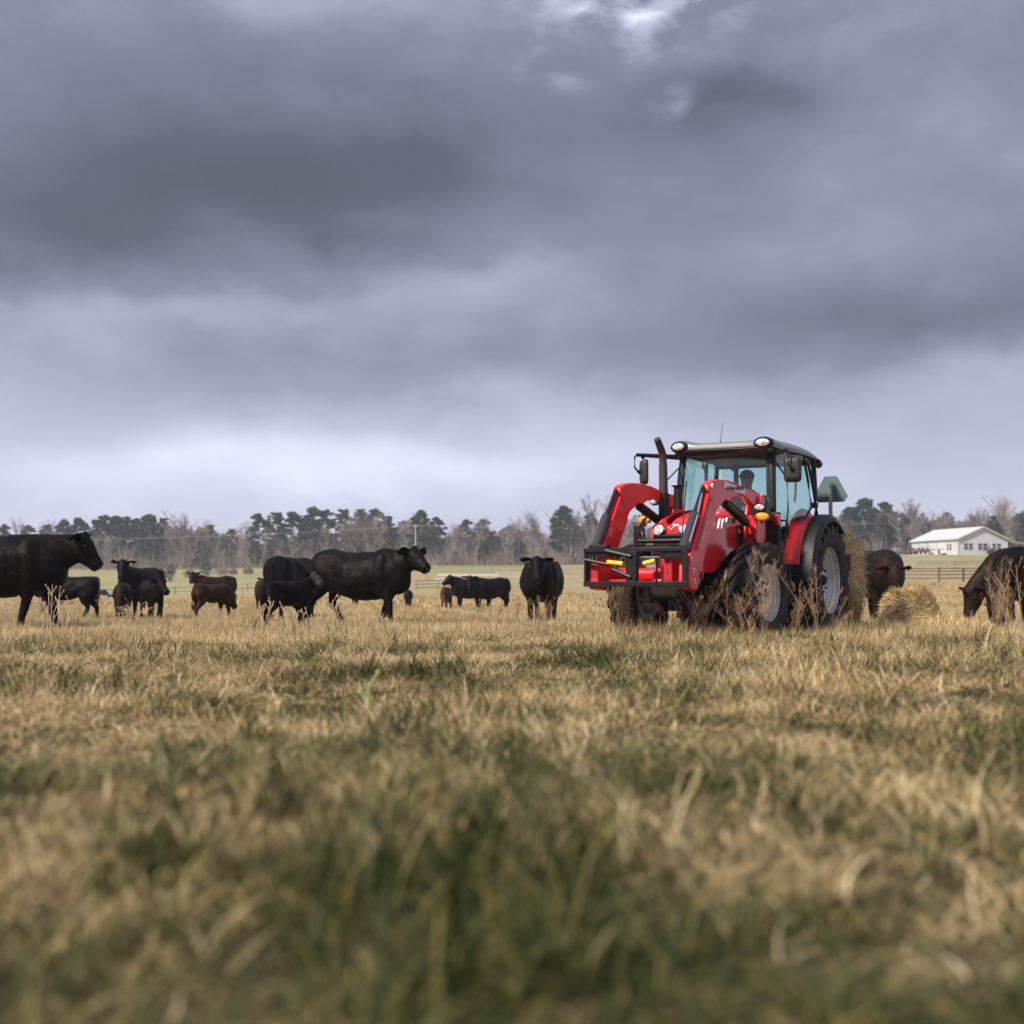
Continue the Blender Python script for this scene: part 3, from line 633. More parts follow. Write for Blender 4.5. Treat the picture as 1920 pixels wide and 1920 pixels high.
ring=[p+Vector((0,0,.06)) for p in ring]; ring=[Vector((p.x,p.y,max(p.z,bz+.1-.02*(p-ring[0]).length))) for p in ring]
cc=sum(ring,Vector())/len(ring); ap.add([cc]+ring+[p+Vector((0,0,-1.5)) for p in ring],[(0,i+1,(i+1)%8+1) for i in range(8)]+[(i+1,i+9,(i+1)%8+9,(i+1)%8+1) for i in range(8)]); 
tag(ap.build('concrete_path',mat('pale concrete',(.62,.61,.58),.8),smooth=0),kind='structure')
REDP=mat('red paint small',(.22,.015,.02),.35,coat=.4); BLK=mat('black plastic',(.007,.007,.008),.5,spec=.35,bump=.15,bump_scale=60)
def mini(name):
    e=empty(name); b=MB(); b.box((.55,0,.75),(1.1,.6,.5)); b.prism([(1.1,.5),(1.25,.55),(1.2,.95),(1.1,1.0)],-.3,.3); b.build('hood',REDP,e,bevel=.05)
    for s in(-1,1):
        w=MB(); w.lathe([(.15,-.15),(.5,-.15),(.55,-.08),(.55,.08),(.5,.15),(.15,.15)],(-.4,s*.55,.55),14,cap=True); w.build('wheel',BLK,e)
        w=MB(); w.lathe([(.1,-.1),(.3,-.1),(.32,0),(.3,.1),(.1,.1)],(.85,s*.45,.32),12,cap=True); w.build('wheel',BLK,e)
        MB().box((-.4,s*.55,1.15),(1.0,.34,.08)).build('fender',REDP,e,bevel=.03)
    MB().box((-.45,0,1.15),(.5,.5,.12)).box((-.7,0,1.4),(.1,.5,.5)).build('seat',BLK,e,bevel=.03)
    r=MB(); r.tube([(-.95,-.5,.8),(-.95,-.5,2.1),(-.95,.5,2.1),(-.95,.5,.8)],.04,6); r.build('roll_bar',BLK,e); MB().tube([(.2,0,1.0),(-.05,0,1.35)],.03,6).build('steering_column',BLK,e)
    return e
m0=mini('small_tractor'); SMALL=[((-1.9,9.6),-1.9,'red small tractor nearest the middle garage door in the row'),((-2.1,11.0),-1.8,'red small tractor second from the right in the row at the barn'),((-2.3,12.5),-2.0,'red small tractor in the middle of the row at the barn'),((-2.6,14.0),-1.9,'red small tractor fourth from the right in the barn row'),((-2.9,15.6),-2.1,'red small tractor at the left end of the barn row')]
for i,(p,a,lb) in enumerate(SMALL):
    o=m0 if i==0 else copy_tree(m0); o.location=bl(*p,.12); o.rotation_euler=(0,0,bal+a+random.uniform(-.3,.3)); tag(o,lb,'small tractor','red machines parked at the barn')
o=copy_tree(m0); o.location=bl(8.0,-2.,-.02); o.rotation_euler=(0,0,bal-1.0); o.scale=(1.25,)*3; tag(o,'red small tractor parked alone before the barn gable','small tractor','red machines parked at the barn')
o=MB().tube([(0,0,0),(0,0,1.3)],[.28,.25],8).build('wooden_post',mat('brown post2',(.14,.09,.05),.9)); o.location=bl(-2.2,4.4,-.05); tag(o,'short brown wooden post before the white barn corner','post')
for p,s,lb in [((-2.5,2.2),(2.4,.8,.35),'long dark low trough at the barn corner'),((-2.6,6.5),(1.2,.6,.3),'short dark low trough left of the wooden post')]:
    t_=MB(); t_.prism([(-.5*s[0],s[2]),(-.42*s[0],0),(.42*s[0],0),(.5*s[0],s[2]),(.44*s[0],s[2]),(.38*s[0],.08),(-.38*s[0],.08),(-.44*s[0],s[2])],-s[1]/2,s[1]/2); o=t_.build('trough',BLK); o.location=bl(*p,0); o.rotation_euler=(0,0,bal+1.2); tag(o,lb,'trough')
def trailer():
    D=300; x=gx(1664,D); e=empty('trailer',(x,D,tzf(x,D)),.15); dk=mat('dark steel',(.06,.08,.10),.5)
    MB().prism([(-2.6,1.5),(-1.4,1.1),(3.0,1.1),(3.0,1.25),(-1.3,1.27),(-2.5,1.65)],-1.1,1.1).build('deck',dk,e)
    MB().prism([(1.2,1.26),(3.0,1.26),(2.7,2.2),(1.5,2.2)],-.95,.95).build('cover',mat('tarp',(.13,.17,.20),.6),e,bevel=.08)
    for k in(.6,1.6):
        for s in(-1,1): MB().lathe([(.1,-.12),(.38,-.12),(.4,0),(.38,.12),(.1,.12)],(k,s*1.0,.4),14,cap=True).build('wheel',BLK,e)
    tag(e,'dark flatbed trailer with grey cover left of the barn','trailer')
trailer()
# ------------------------------------------------------------------ cattle
def coat(name,c1,c2,rough=.5,sheen=.0):
    return mat(name,c1,rough,spec=.10,col2=c2,noise_scale=3.2,sheen=sheen,bump=.6,bump_scale=24,detail=8)
COATB=coat('black coat',(.0012,.0011,.0012),(.0055,.0036,.003)); COATD=coat('dark brown coat',(.007,.0038,.003),(.020,.010,.007)); COATR=coat('red brown coat',(.026,.011,.007),(.055,.024,.014)); COATG=coat('grey black coat',(.010,.010,.013),(.028,.028,.034))
EYEM=mat('eye',(.01,.01,.012),.05,coat=1); TAGY=mat('yellow tag',(.85,.60,.03),.5); TAGR=mat('pink tag',(.65,.04,.09),.5); TAGO=mat('orange tag',(.85,.42,.08),.5); TAGW=mat('pale tag',(.80,.72,.50),.5); NOSE=mat('wet nose',(.03,.028,.03),.25,coat=.4)
def ering(c,d,up,h,w,n=16,low=1.,hi=1.):
    d=Vector(d).normalized(); up=Vector(up); l=d.cross(up).normalized(); u=l.cross(d).normalized(); c=Vector(c); R_=[]
    for i in range(n):
        a=2*math.pi*i/n; s=math.sin(a); k=(hi if s>0 else low)
        ww=w*math.cos(a)*(1-.0*s); R_.append(c+l*ww+u*(h*s*k))
    return R_
def cow_mesh(poll=(1.12,1.42),hyaw=0,hpitch=-38,legs=(0,0,0,0),calf=0,fat=0,neckside=0,hs=1.,vox=.026,tailx=0,earup=0):
    """poll: x,z of the top of the head; legs: fore/aft foot offsets (front left, front right, hind left, hind right)"""
    b=MB(); dp=1-.22*calf; wd=(1-.22*calf)*(1+fat)
    T=[(-1.0,1.14,1.0,.06),(-.985,1.25,.82,.16),(-.93,1.325,.70,.23),(-.80,1.365,.63,.28),(-.60,1.37,.60,.31),(-.38,1.345,.545,.355),(-.12,1.32,.475,.40),(.12,1.32,.455,.405),(.34,1.34,.475,.355),(.52,1.37,.52,.295),(.68,1.35,.55,.26),(.82,1.26,.575,.225),(.93,1.12,.63,.165),(.985,1.0,.73,.08)]
    rings=[]
    for x,zt,zb,w_ in T:
        zb=zt-(zt-zb)*dp-(.0); zc=(zt+zb)/2; hh=(zt-zb)/2; R_=[]
        for i in range(20):
            a=2*math.pi*i/20; s,c=math.sin(a),math.cos(a)
            sx_=math.copysign(abs(c)**.85,c); sz=math.copysign(abs(s)**.92,s)
            wz=w_*wd*(1-.16*max(0,s)**2*1.0)*(1+.06*(s<0)*abs(s))
            R_.append((x,wz*sx_,zc+hh*sz))
        rings.append(R_)
    b.loft(rings)
    # spine of hips, shoulder blades, hook bones
    for s in(-1,1):
        b.ball((-.72,s*.18*wd,.98),(.26,.15*wd,.36)); b.ball((.52,s*.20*wd,.92),(.20,.125*wd,.38)); b.ball((.66,s*.13*wd,.80),(.16,.12*wd,.22))
    # legs
    for k,(sx_,s) in enumerate(((1,1),(1,-1),(-1,1),(-1,-1))):
        o=legs[k]; y=s*.17*wd
        if sx_>0:
            kx=.58+o*.55+(.03 if o>0 else 0); lift=.0
            pts=[(.56,y*.9,.98),(.55+o*.15,y,.72),(kx,y,.42),(.57+o*.95,y*.98,.13),(.60+o,y*.98,.055),(.62+o,y*.98,.0)]
            b.tube(pts,[(.12,.19),(.10,.135),(.064,.072),(.047,.052),(.062,.066),(.066,.074)],12,upv=(1,0,0))
        else:
            hx=-.90+o*.5; 
            pts=[(-.70,y*.85,1.08),(-.70+o*.12,y*1.02,.76),(-.78+o*.3,y*1.05,.60),(hx,y,.43),(-.86+o*.97,y*.97,.15),(-.83+o,y*.97,.055),(-.81+o,y*.97,0)]
            b.tube(pts,[(.15,.27),(.135,.22),(.085,.13),(.055,.078),(.048,.052),(.062,.066),(.066,.074)],12,upv=(1,0,0))
    # neck
    hy=R(hyaw); P1=Vector((poll[0],neckside,poll[1])); S0=Vector((.52,0,.99)); low=poll[1]<1.0
    hd=Vector((math.cos(hy)*math.cos(R(hpitch)),math.sin(hy)*math.cos(R(hpitch)),math.sin(R(hpitch))))
    hl=.46*hs; back=P1-Vector((0,0,.12))+hd*.02
    mid=S0.lerp(back,.5)+Vector((0,0,-.01 if not low else .06))
    ns=[S0,S0.lerp(mid,.5)+Vector((0,0,.01)),mid,mid.lerp(back,.55),back+hd*.02]
    nh=[.36*dp,.33*dp,.27*(1-.15*calf),.21*(1-.15*calf),.16]; nw=[.23*wd,.20*wd,.16*wd,.13,.11]
    rr=[]
    for k,p in enumerate(ns):
        dd=(ns[min(k+1,4)]-ns[max(k-1,0)]); rr.append(ering(p,dd,(0,0,1) if abs(dd.normalized().z)<.9 else (1,0,0),nh[k],nw[k]))
    b.loft(rr)
    # head
    up=Vector((0,0,1)); l=hd.cross(up).normalized(); hu=l.cross(hd).normalized()
    O=P1-hu*.10*hs
    HT=[(-.06,.07,.07,0),(-.03,.12,.112,0),(.05,.158,.142,-.02),(.13,.172,.146,-.035),(.21,.158,.126,-.04),(.29,.128,.102,-.035),(.36,.106,.092,-.03),(.42,.102,.098,-.026),(.455,.086,.088,-.025),(.475,.055,.06,-.026)]
    b.loft([ering(O+hd*t*hs+hu*dz*hs,hd,up,h*hs,w*hs,14) for t,h,w,dz in HT])
    b.ball(O+hu*.105*hs-hd*.0,(.055*hs,)*3) # poll knob
    tags=[]
    for s in(-1,1):
        base=O+l*s*.10*hs+hu*.055*hs+hd*.0; ed=(l*s*1.+hu*(-.02+earup)-hd*.10).normalized(); L_=.235*hs
        rr=[]
        for t,w in ((0,.036),(.2,.066),(.45,.098),(.7,.090),(.9,.055),(1,.016)):
            c=base+ed*L_*t-hu*.03*t*t*hs; rr.append(ering(c,ed,hd,.016*hs+.004,w*hs*1.05,10) if False else [c+hu*(w*hs*math.sin(a))+hd*(.017*hs*math.cos(a)) for a in np.linspace(0,2*math.pi,11)[:-1]])
        b.loft(rr); tags.append((base+ed*L_*.62-hu*.085*hs+hd*.012,ed))
    # tail
    b.tube([(-.93,0,1.29),(-1.02,tailx*.3,1.2),(-1.04,tailx*.6,.95),(-1.03,tailx,.68),(-1.02,tailx,.48),(-1.02,tailx,.36)],[.05,.036,.028,.028,.045,.022],8,upv=(1,0,0))
    me=b.mesh('tmp'); 
    import bmesh
    bm=bmesh.new(); bm.from_mesh(me); bmesh.ops.recalc_face_normals(bm,faces=bm.faces); bm.to_mesh(me); bm.free()
    o=bpy.data.objects.new('tmp',me); COL.objects.link(o)
    m=o.modifiers.new('r','REMESH'); m.mode='VOXEL'; m.voxel_size=vox; m=o.modifiers.new('s','SMOOTH'); m.factor=.5; m.iterations=3
    dg=bpy.context.evaluated_depsgraph_get(); res=bpy.data.meshes.new_from_object(o.evaluated_get(dg)); bpy.data.objects.remove(o)
    nv=len(res.vertices); co=np.empty(nv*3,np.float32); res.vertices.foreach_get('co',co); no=np.empty(nv*3,np.float32); res.vertices.foreach_get('normal',no); co=co.reshape(-1,3); no=no.reshape(-1,3)
    X_,Y_,Z_=co[:,0],co[:,1],co[:,2]; sd=poll[0]*7+hyaw*.1
    dd=.016*np.sin(X_*8+sd+2*np.sin(Z_*5+sd))*np.sin(Z_*7+X_*3)+.003*np.sin(X_*19+Z_*9+sd)*np.sin(Y_*13+Z_*11)
    body_=np.clip((Z_-.45)/.2,0,1)*np.clip((1.0-X_)/.3,.25,1); dd*=body_
    # hollow between last rib and hip, ribs, crease behind the shoulder
    dd-=.022*np.exp(-((X_+.40)/.10)**2-((Z_-1.08)/.14)**2)+.018*np.exp(-((X_-.33)/.05)**2-((Z_-.85)/.22)**2)+.014*np.exp(-((X_-.66)/.05)**2-((Z_-1.02)/.16)**2)
    dd+=.016*np.exp(-((X_+.55)/.07)**2-((Z_-1.27)/.06)**2)+.004*np.sin(X_*38)*np.exp(-((X_-.0)/.28)**2-((Z_-.95)/.25)**2)
    co+=no*dd[:,None]; res.vertices.foreach_set('co',co.ravel()); res.update()
    res.polygons.foreach_set('use_smooth',[True]*len(res.polygons)); res.name='body'
    eyes=[O+hd*.14*hs+l*s*.125*hs+hu*.045*hs for s in(-1,1)]; nose=(O+hd*.455*hs-hu*.010*hs,hd,hu,l)
    return res,eyes,tags,nose
def strands(P,Tn,Nn,L,wd,r,curl=.5,seg=4,lift=.25):
    """curved straw strips starting at P, running along tangent T and bending off the surface N"""
    n=len(P); pos=P.copy(); d=Tn+Nn*np.abs(r.normal(0,lift,n))[:,None]; d/=np.linalg.norm(d,axis=1)[:,None]; ln=L[0]+(L[1]-L[0])*r.rand(n); w=wd*(.6+.8*r.rand(n)); k=r.normal(0,curl,(n,3)); V=[]
    for i in range(seg+1):
        s=np.cross(d,Nn+.3*k); s/=np.linalg.norm(s,axis=1)[:,None]+1e-6; ww=(w*(1-.5*(i/seg)))[:,None]/2; V+= [pos-s*ww,pos+s*ww]; pos=pos+d*(ln/seg)[:,None]; d=d+k*.35; d/=np.linalg.norm(d,axis=1)[:,None]
    V=np.stack(V,1); m=2*(seg+1); V=V.reshape(-1,3); base=(np.arange(n)*m)[:,None]; F=np.concatenate([base+np.array([2*q,2*q+1,2*q+3,2*q+2])[None] for q in range(seg)]); return V,F
def unit(v): return v/(np.linalg.norm(v,axis=-1,keepdims=True)+1e-9)
NC=0
def cow(px,D,yaw,h,label,m=COATB,cat='cow',tags=None,tagm=TAGY,calf=0,group='cattle grazing on the pasture',zoff=0,frost=False,**k):
    """yaw in degrees: 0 faces picture right, 90 away, -90 towards the camera; h: back height in metres"""
    s=h/1.36; x=gx(px,D); e=empty('cow' if cat!='calf' else 'calf',(x,D,tzf(x,D)+zoff),R(yaw),s)
    me,eyes,tg,ns=cow_mesh(calf=calf,hs=1.04+.12*calf,**k); me.materials.append(m)
    body=link('body',me,e)
    if D<33:
        rf=np.random.RandomState(abs(int(px))+7); nv=len(me.vertices); co=np.empty(nv*3,np.float32); me.vertices.foreach_get('co',co); no=np.empty(nv*3,np.float32); me.vertices.foreach_get('normal',no); co=co.reshape(-1,3); no=no.reshape(-1,3)
        n=20000 if D<28 else 10000; ix=rf.randint(0,nv,n); P_=co[ix]+rf.normal(0,.010,(n,3)); P_-=no[ix]*np.sum((P_-co[ix])*no[ix],1,keepdims=True); Nn=no[ix]; dr=np.array([-.75,0,-.8])+rf.normal(0,.35,(n,3)); sw=np.sin(co[ix][:,0:1]*7+co[ix][:,2:3]*5)*.5; dr[:,0:1]+=sw
        dr=dr-Nn*np.sum(dr*Nn,1,keepdims=True); dr/=np.linalg.norm(dr,axis=1)[:,None]+1e-6; V_,F_=strands(P_-Nn*.004,dr,Nn,(.018,.045) if calf==0 else (.025,.06),.005,rf,.3,2,.25)
        link('fur',npmesh('fur',V_,F_,m),e)
    if frost:
        pc=np.array((eyes[0]+eyes[1])/2); w_=np.linalg.norm(co-pc,axis=1); cand=np.where(w_<.24)[0]; n=1600; ix=rf.choice(cand,n); Nn=no[ix]; dr=rf.normal(0,1,(n,3)); dr=dr-Nn*np.sum(dr*Nn,1,keepdims=True); dr/=np.linalg.norm(dr,axis=1)[:,None]+1e-6
        V_,F_=strands(co[ix],dr,Nn,(.02,.05),.006,rf,.3,2,.3); link('frosted_hair',npmesh('frosted_hair',V_,F_,mat('frosted hair',(.02,.02,.025),.7,col2=(.10,.105,.125),noise_scale=14)),e)
    for p in eyes:
        MB().ball(p,.021).build('eye',EYEM,e)
    c,hd,hu,l=ns
    M=Matrix((hd,l,hu)).transposed()
    MB().ball(c,(.030,.062,.040),M=M).build('nose',NOSE,e)
    for i in (tags or ()):
        p,ed=tg[i]; tagmesh=MB(); a=ed*.032; u=Vector((0,0,1))*.045; n_=ed.cross(u).normalized()*.004
        tagmesh.add([p-a*.6+u+n_,p+a*.6+u+n_,p+a+n_-u*.7,p-a+n_-u*.7,p-a*.6+u-n_,p+a*.6+u-n_,p+a-n_-u*.7,p-a-n_-u*.7],[(0,1,2,3),(7,6,5,4),(0,4,5,1),(1,5,6,2),(2,6,7,3),(3,7,4,0)])
        tagmesh.build('ear_tag',tagm,e,smooth=0)
    return tag(e,label,cat,group)
# (tags: 0 = the cow's own left?/right side ear)
cow(22,21.6,3,1.47,'huge black cow cut off by the left picture edge, head in profile to the right',poll=(1.20,1.36),hpitch=-52,legs=(.22,-.16,.16,-.2),tags=(0,1),tagm=TAGW,hs_=0) if False else None
cow(-8,21.8,2,1.5,'huge black cow cut off by the left picture edge, head in profile to the right',poll=(1.22,1.33),hpitch=-50,hyaw=-4,legs=(.22,-.16,.16,-.2),tags=(0,),tagm=TAGW,fat=.16)
cow(143,62,200,1.34,'far grey black cow grazing behind the nose of the leftmost cow',COATG,poll=(1.15,.42),hpitch=-62,legs=(.05,-.05,.1,-.1),vox=.04)
cow(124,29.5,172,.92,'young black calf half hidden by the chest of the leftmost cow',COATB,'calf',calf=1,poll=(1.1,1.2),hpitch=-40,legs=(.1,-.05,.2,-.12),vox=.035)
cow(264,31.5,-101,1.16,'black cow facing the camera with two calves in front of her, left of the shrubs',poll=(1.02,1.50),hpitch=-55,hyaw=14,legs=(.06,-.06,.1,-.06),tags=(0,),tagm=TAGR,vox=.034)
cow(231,29.2,-80,.80,'small dark calf at the left knees of the cow with two calves',COATD,'calf',calf=1,poll=(1.02,.92),hpitch=-70,legs=(.05,-.05,.1,-.06),vox=.035)
cow(287,29.0,-62,.84,'dark calf standing at the right of the cow with two calves, head to the right',COATB,'calf',calf=1,poll=(.98,1.36),hpitch=-35,hyaw=30,legs=(.05,-.08,.1,-.06),vox=.035)
cow(404,56,-138,1.26,'black cow with a white ear tag looking at the camera behind the brown calf',COATD,poll=(1.08,1.50),hpitch=-50,hyaw=44,legs=(.06,-.04,.1,-.06),tags=(0,),tagm=TAGW,vox=.04)
cow(401,30.2,58,.78,'reddish brown shaggy calf with its head down, centre left',COATR,'calf',calf=1,poll=(.98,.98),hpitch=-60,hyaw=-30,legs=(-.1,.12,.18,-.15),vox=.034,tailx=.05)
cow(494,42,-74,.98,'small black calf with both ears out facing the camera, left of the larger calf',COATD,'calf',calf=1,poll=(1.02,1.42),hpitch=-55,hyaw=-10,legs=(.05,-.05,.1,-.06),vox=.038)
cow(541,23.8,58,.80,'black weaned calf with a frosty face, standing left of the big cow',COATB,'calf',frost=True,calf=.8,poll=(1.12,1.56),hpitch=-32,hyaw=-90,legs=(.08,-.10,.12,-.16),vox=.028,tags=(1,),tagm=TAGO)
cow(552,31,72,1.36,'black cow seen from behind its flank between the calves and the big cow',COATB,poll=(1.05,1.30),hpitch=-30,hyaw=-50,legs=(.06,-.06,.1,-.06),vox=.034)
cow(678,24.7,-28,1.33,'big black cow with a yellow ear tag walking right in the centre of the herd',COATB,poll=(1.10,1.36),hpitch=-33,hyaw=-16,legs=(-.26,.16,.30,-.20),tags=(0,),tagm=TAGY,fat=.04,vox=.022)
cow(766,52,92,.72,'tiny dark calf seen from behind under the big cow\'s chin',COATD,'calf',calf=1,poll=(1.05,.8),hpitch=-60,vox=.04)
cow(667,60,90,.68,'dark calf whose legs show under the belly of the big cow',COATD,'calf',calf=1,poll=(1.05,.8),hpitch=-60,vox=.045)
cow(838,47,84,.78,'small brown calf standing alone with its back to the camera',COATR,'calf',calf=1,poll=(1.0,1.0),hpitch=-60,vox=.04)
cow(884,49.5,214,1.10,'black heifer in profile looking left, left one of the far pair',COATB,poll=(1.08,1.46),hpitch=-36,hyaw=-20,legs=(.05,-.08,.1,-.1),vox=.038,tags=(1,),tagm=TAGW)
cow(918,46.8,-140,1.10,'black heifer with two orange ear tags facing the camera, right one of the far pair',COATB,poll=(1.02,1.40),hpitch=-55,hyaw=46,legs=(.08,-.08,.12,-.12),tags=(0,1),tagm=TAGO,vox=.036)
cow(1016,26,-96,1.22,'black cow with a pink ear tag walking straight at the camera left of the tractor',COATB,poll=(1.08,1.33),hpitch=-58,hyaw=8,legs=(.14,-.12,.10,-.16),tags=(1,),tagm=TAGR,fat=.12,vox=.024)
cow(1642,25.2,-86,1.34,'dark cow with a red ear tag behind the hay on the tractor, head lowered',COATD,poll=(1.08,1.02),hpitch=-66,hyaw=10,legs=(.05,-.12,.12,-.1),tags=(1,),tagm=TAGR,vox=.026)
cow(1940,25,186,1.36,'dark brown cow at the right edge grazing with its head down by the hay',COATD,poll=(1.22,.66),hpitch=-72,hyaw=14,legs=(-.06,.10,.16,-.16),fat=.02,vox=.026)
cow(1950,21.2,207,1.28,'black cow cut off by the right edge, nearest, head bent to the grass',COATB,poll=(1.02,.60),hpitch=-78,hyaw=20,legs=(-.05,.12,.15,-.12),tags=(1,),tagm=TAGR,vox=.026)
cow(190,190,10,1.2,'speck of a dark cow far out on the green slope at the left',COATD,poll=(1.2,.5),hpitch=-60,vox=.07)
# ------------------------------------------------------------------ tractor (x forward, y to its left, z up; origin under the rear axle)
RED=mat('red tractor paint',(.70,.005,.012),.34,coat=.3,spec=.35,col2=(.74,.007,.015),noise_scale=1.2)
DKR=mat('dull red paint',(.42,.012,.018),.5,spec=.4); GRY=mat('grey roof plastic',(.15,.15,.145),.45,coat=.2); STEEL=mat('chrome rod',(.75,.75,.77),.15,metal=1)
BLKM=mat('black steel',(.004,.004,.006),.42,spec=.35,col2=(.008,.008,.009),noise_scale=6); CHAS=mat('dirty chassis',(.004,.004,.004),.75,spec=.25,col2=(.018,.014,.011),noise_scale=9,bump=.4)
RUB=mat('tyre rubber',(.007,.0065,.0065),.72,spec=.3,col2=(.040,.032,.025),noise_scale=7,bump=.3,bump_scale=60,detail=8); RIMM=mat('silver rim',(.62,.62,.63),.38,metal=.25,col2=(.50,.50,.49),noise_scale=5)
AMB=mat('amber lens',(.95,.32,.01),.15,coat=.6); WHT=mat('white decal',(.8,.78,.78),.4); INK=mat('dark lettering',(.03,.03,.04),.5); YEL=mat('yellow handle',(.88,.50,.01),.4)
GLS=glass('cab glass',(.68,.91,.87),.8); LNS=mat('lamp lens',(.90,.91,.92),.12,metal=.3,col2=(.30,.31,.33),noise_scale=34,coat=1); MIR=mat('mirror housing',(.022,.019,.017),.5); SEATM=mat('seat fabric',(.03,.03,.032),.8)
T=empty('tractor',(3.246,18.563,0),R(-119.1)); tag(T,'red farm tractor with front loader and glass cab, driven towards the camera','tractor')
def child(name,parent=T):
    return empty(name) if parent is None else (lambda e:(setattr(e,'parent',parent),e)[1])(empty(name))
def wheel(x,y,zc,R0,w,rr,nl,side,steer=0,label=None):
    e=child('wheel'); c=(0,0,0); e.location=(x,y,zc); e.rotation_euler=(0,R(random.uniform(0,20)),steer)
    t=MB(); h=w/2
    pr=[(rr*.97,-h*.72),(rr*1.06,-h*.86),(rr*1.2,-h*.98),(R0*.86,-h*1.0),(R0*.925,-h*.90),(R0*.945,-h*.5),(R0*.95,0),(R0*.945,h*.5),(R0*.925,h*.90),(R0*.86,h*1.0),(rr*1.2,h*.98),(rr*1.06,h*.86),(rr*.97,h*.72)]
    t.lathe(pr,c,72)
    # chevron lugs
    for s in(-1,1):
        for k in range(nl):
            a0=2*math.pi*(k+(.5 if s>0 else 0))/nl; rows=[]
            path=[(.02,0.),(.35,.10),(.70,.22),(.93,.29),(1.01,.32)]
            for (u,da) in path:
                a=a0-da; dw=(.030+.012*u); ro=R0 if u<.9 else (R0*.985 if u<1 else R0*.90); ri=R0*.93 if u<.9 else R0*.86
                ring=[]
                for (dd,rad) in ((-dw*1.25,ri),(-dw,ro),(dw,ro),(dw*1.25,ri)):
                    ang=a+dd/R0*1.0; ring.append((rad*math.cos(ang),s*h*u*(1.0 if u<1 else 1.02),rad*math.sin(ang)))
                rows.append(ring)
            t.loft(rows)
    ty=t.build('tyre',RUB,e,smooth=30)
    r=MB(); o=side
    prof=[(rr*1.03,h*.74),(rr*1.035,h*.78),(rr*1.0,h*.78),(rr*.965,h*.70),(rr*.96,h*.52),(rr*.90,h*.46),(rr*.89,h*.30),(rr*.83,h*.25),(rr*.82,h*.08),(rr*.78,h*.02),(rr*.77,-h*.74),(rr*1.03,-h*.76)]
    r.lathe([(a,b*o) for a,b in prof],c,64); rim=r.build('rim',RIMM,e,smooth=28)
    dsk=MB(); n=96; rings=[]
    for rad,off in ((rr*.80,-.02),(rr*.62,-.02),(rr*.55,.015),(rr*.30,.02),(rr*.29,.06),(.001,.065)):
        ring=[]
        for i in range(n):
            a=2*math.pi*i/n; q=rad
            if rad==rr*.62: q=rad*(1+.16*(.5+.5*math.cos(a*8))**3)
            ring.append((q*math.cos(a),o*(off+h*.02),q*math.sin(a)))
        rings.append(ring)
    dsk.loft(rings,False); dsk.build('disc',RIMM,e,smooth=25)
    hb=MB(); hb.lathe([(rr*.17,.0),(rr*.17,o*.07),(rr*.12,o*.10),(.001,o*.10)],c,24)
    for i in range(8):
        a=2*math.pi*i/8; hb.lathe([(.016,0),(.016,o*.075),(.001,o*.08)],(rr*.36*math.cos(a),0,rr*.36*math.sin(a)),8)
    hb.build('hub',CHAS,e)
    if label: e['label']=label
for s in (1,-1):
    wheel(0,s*.76,.74,.74,.42,.415,21,s,label='tall ribbed rear tractor wheel')
    wheel(2.2,s*.745,.58,.58,.31,.325,18,s,steer=R(-3),label='smaller front tractor wheel')
# chassis
c=MB(); c.box((1.0,0,.78),(2.4,.42,.5)).box((2.35,0,.72),(1.2,.30,.30)).box((0,0,.74),(.6,1.1,.42)).box((1.9,0,1.0),(1.5,.52,.35)).box((3.0,0,.72),(.35,.34,.42)).box((.9,.50,.62),(.7,.36,.38)).box((.9,-.50,.62),(.7,.36,.38)).box((2.45,0,.47),(.5,.34,.2))
c.tube([(1.5,.32,.5),(2.6,.3,.62)],.03,6).tube([(1.3,.28,.9),(2.4,.34,.95),(2.8,.3,.9)],.025,6).tube([(1.5,-.3,1.1),(2.2,-.4,1.0),(2.8,-.42,1.05)],.02,6).ball((1.7,.33,.95),(.2,.1,.17)).ball((2.15,-.3,.9),(.22,.12,.2)).box((2.0,.3,.75),(.3,.2,.2)).tube([(1.6,-.42,.7),(1.6,-.42,1.15)],.09,10)
c.build('chassis',CHAS,T,bevel=.02)
ax=MB(); ax.box((2.2,0,.60),(.20,1.05,.15)).box((2.2,0,.53),(.30,.5,.16)); 
for s in(-1,1): ax.tube([(2.2,s*.42,.60),(2.2,s*.56,.60)],.14,14,upv=(0,0,1)).tube([(2.2,s*.54,.45),(2.2,s*.54,.75)],.06,10).tube([(2.38,s*.45,.58),(2.38,s*.1,.58)],.025,8).lathe([(.05,0),(.05,.06),(.03,.07)],(2.36,s*.42,.6),12,axis=0,cap=True)
ax.build('front_axle',mat('grey cast iron',(.045,.048,.055),.45),T,bevel=.012)
# steps
for s in(1,):
    st=MB(); st.box((1.05,.70,.50),(.42,.20,.03)).box((1.05,.68,.78),(.42,.18,.03)).box((.86,.70,.68),(.03,.2,.5)).box((1.25,.70,.68),(.03,.2,.5)); st.build('step',BLKM,T,bevel=.006)
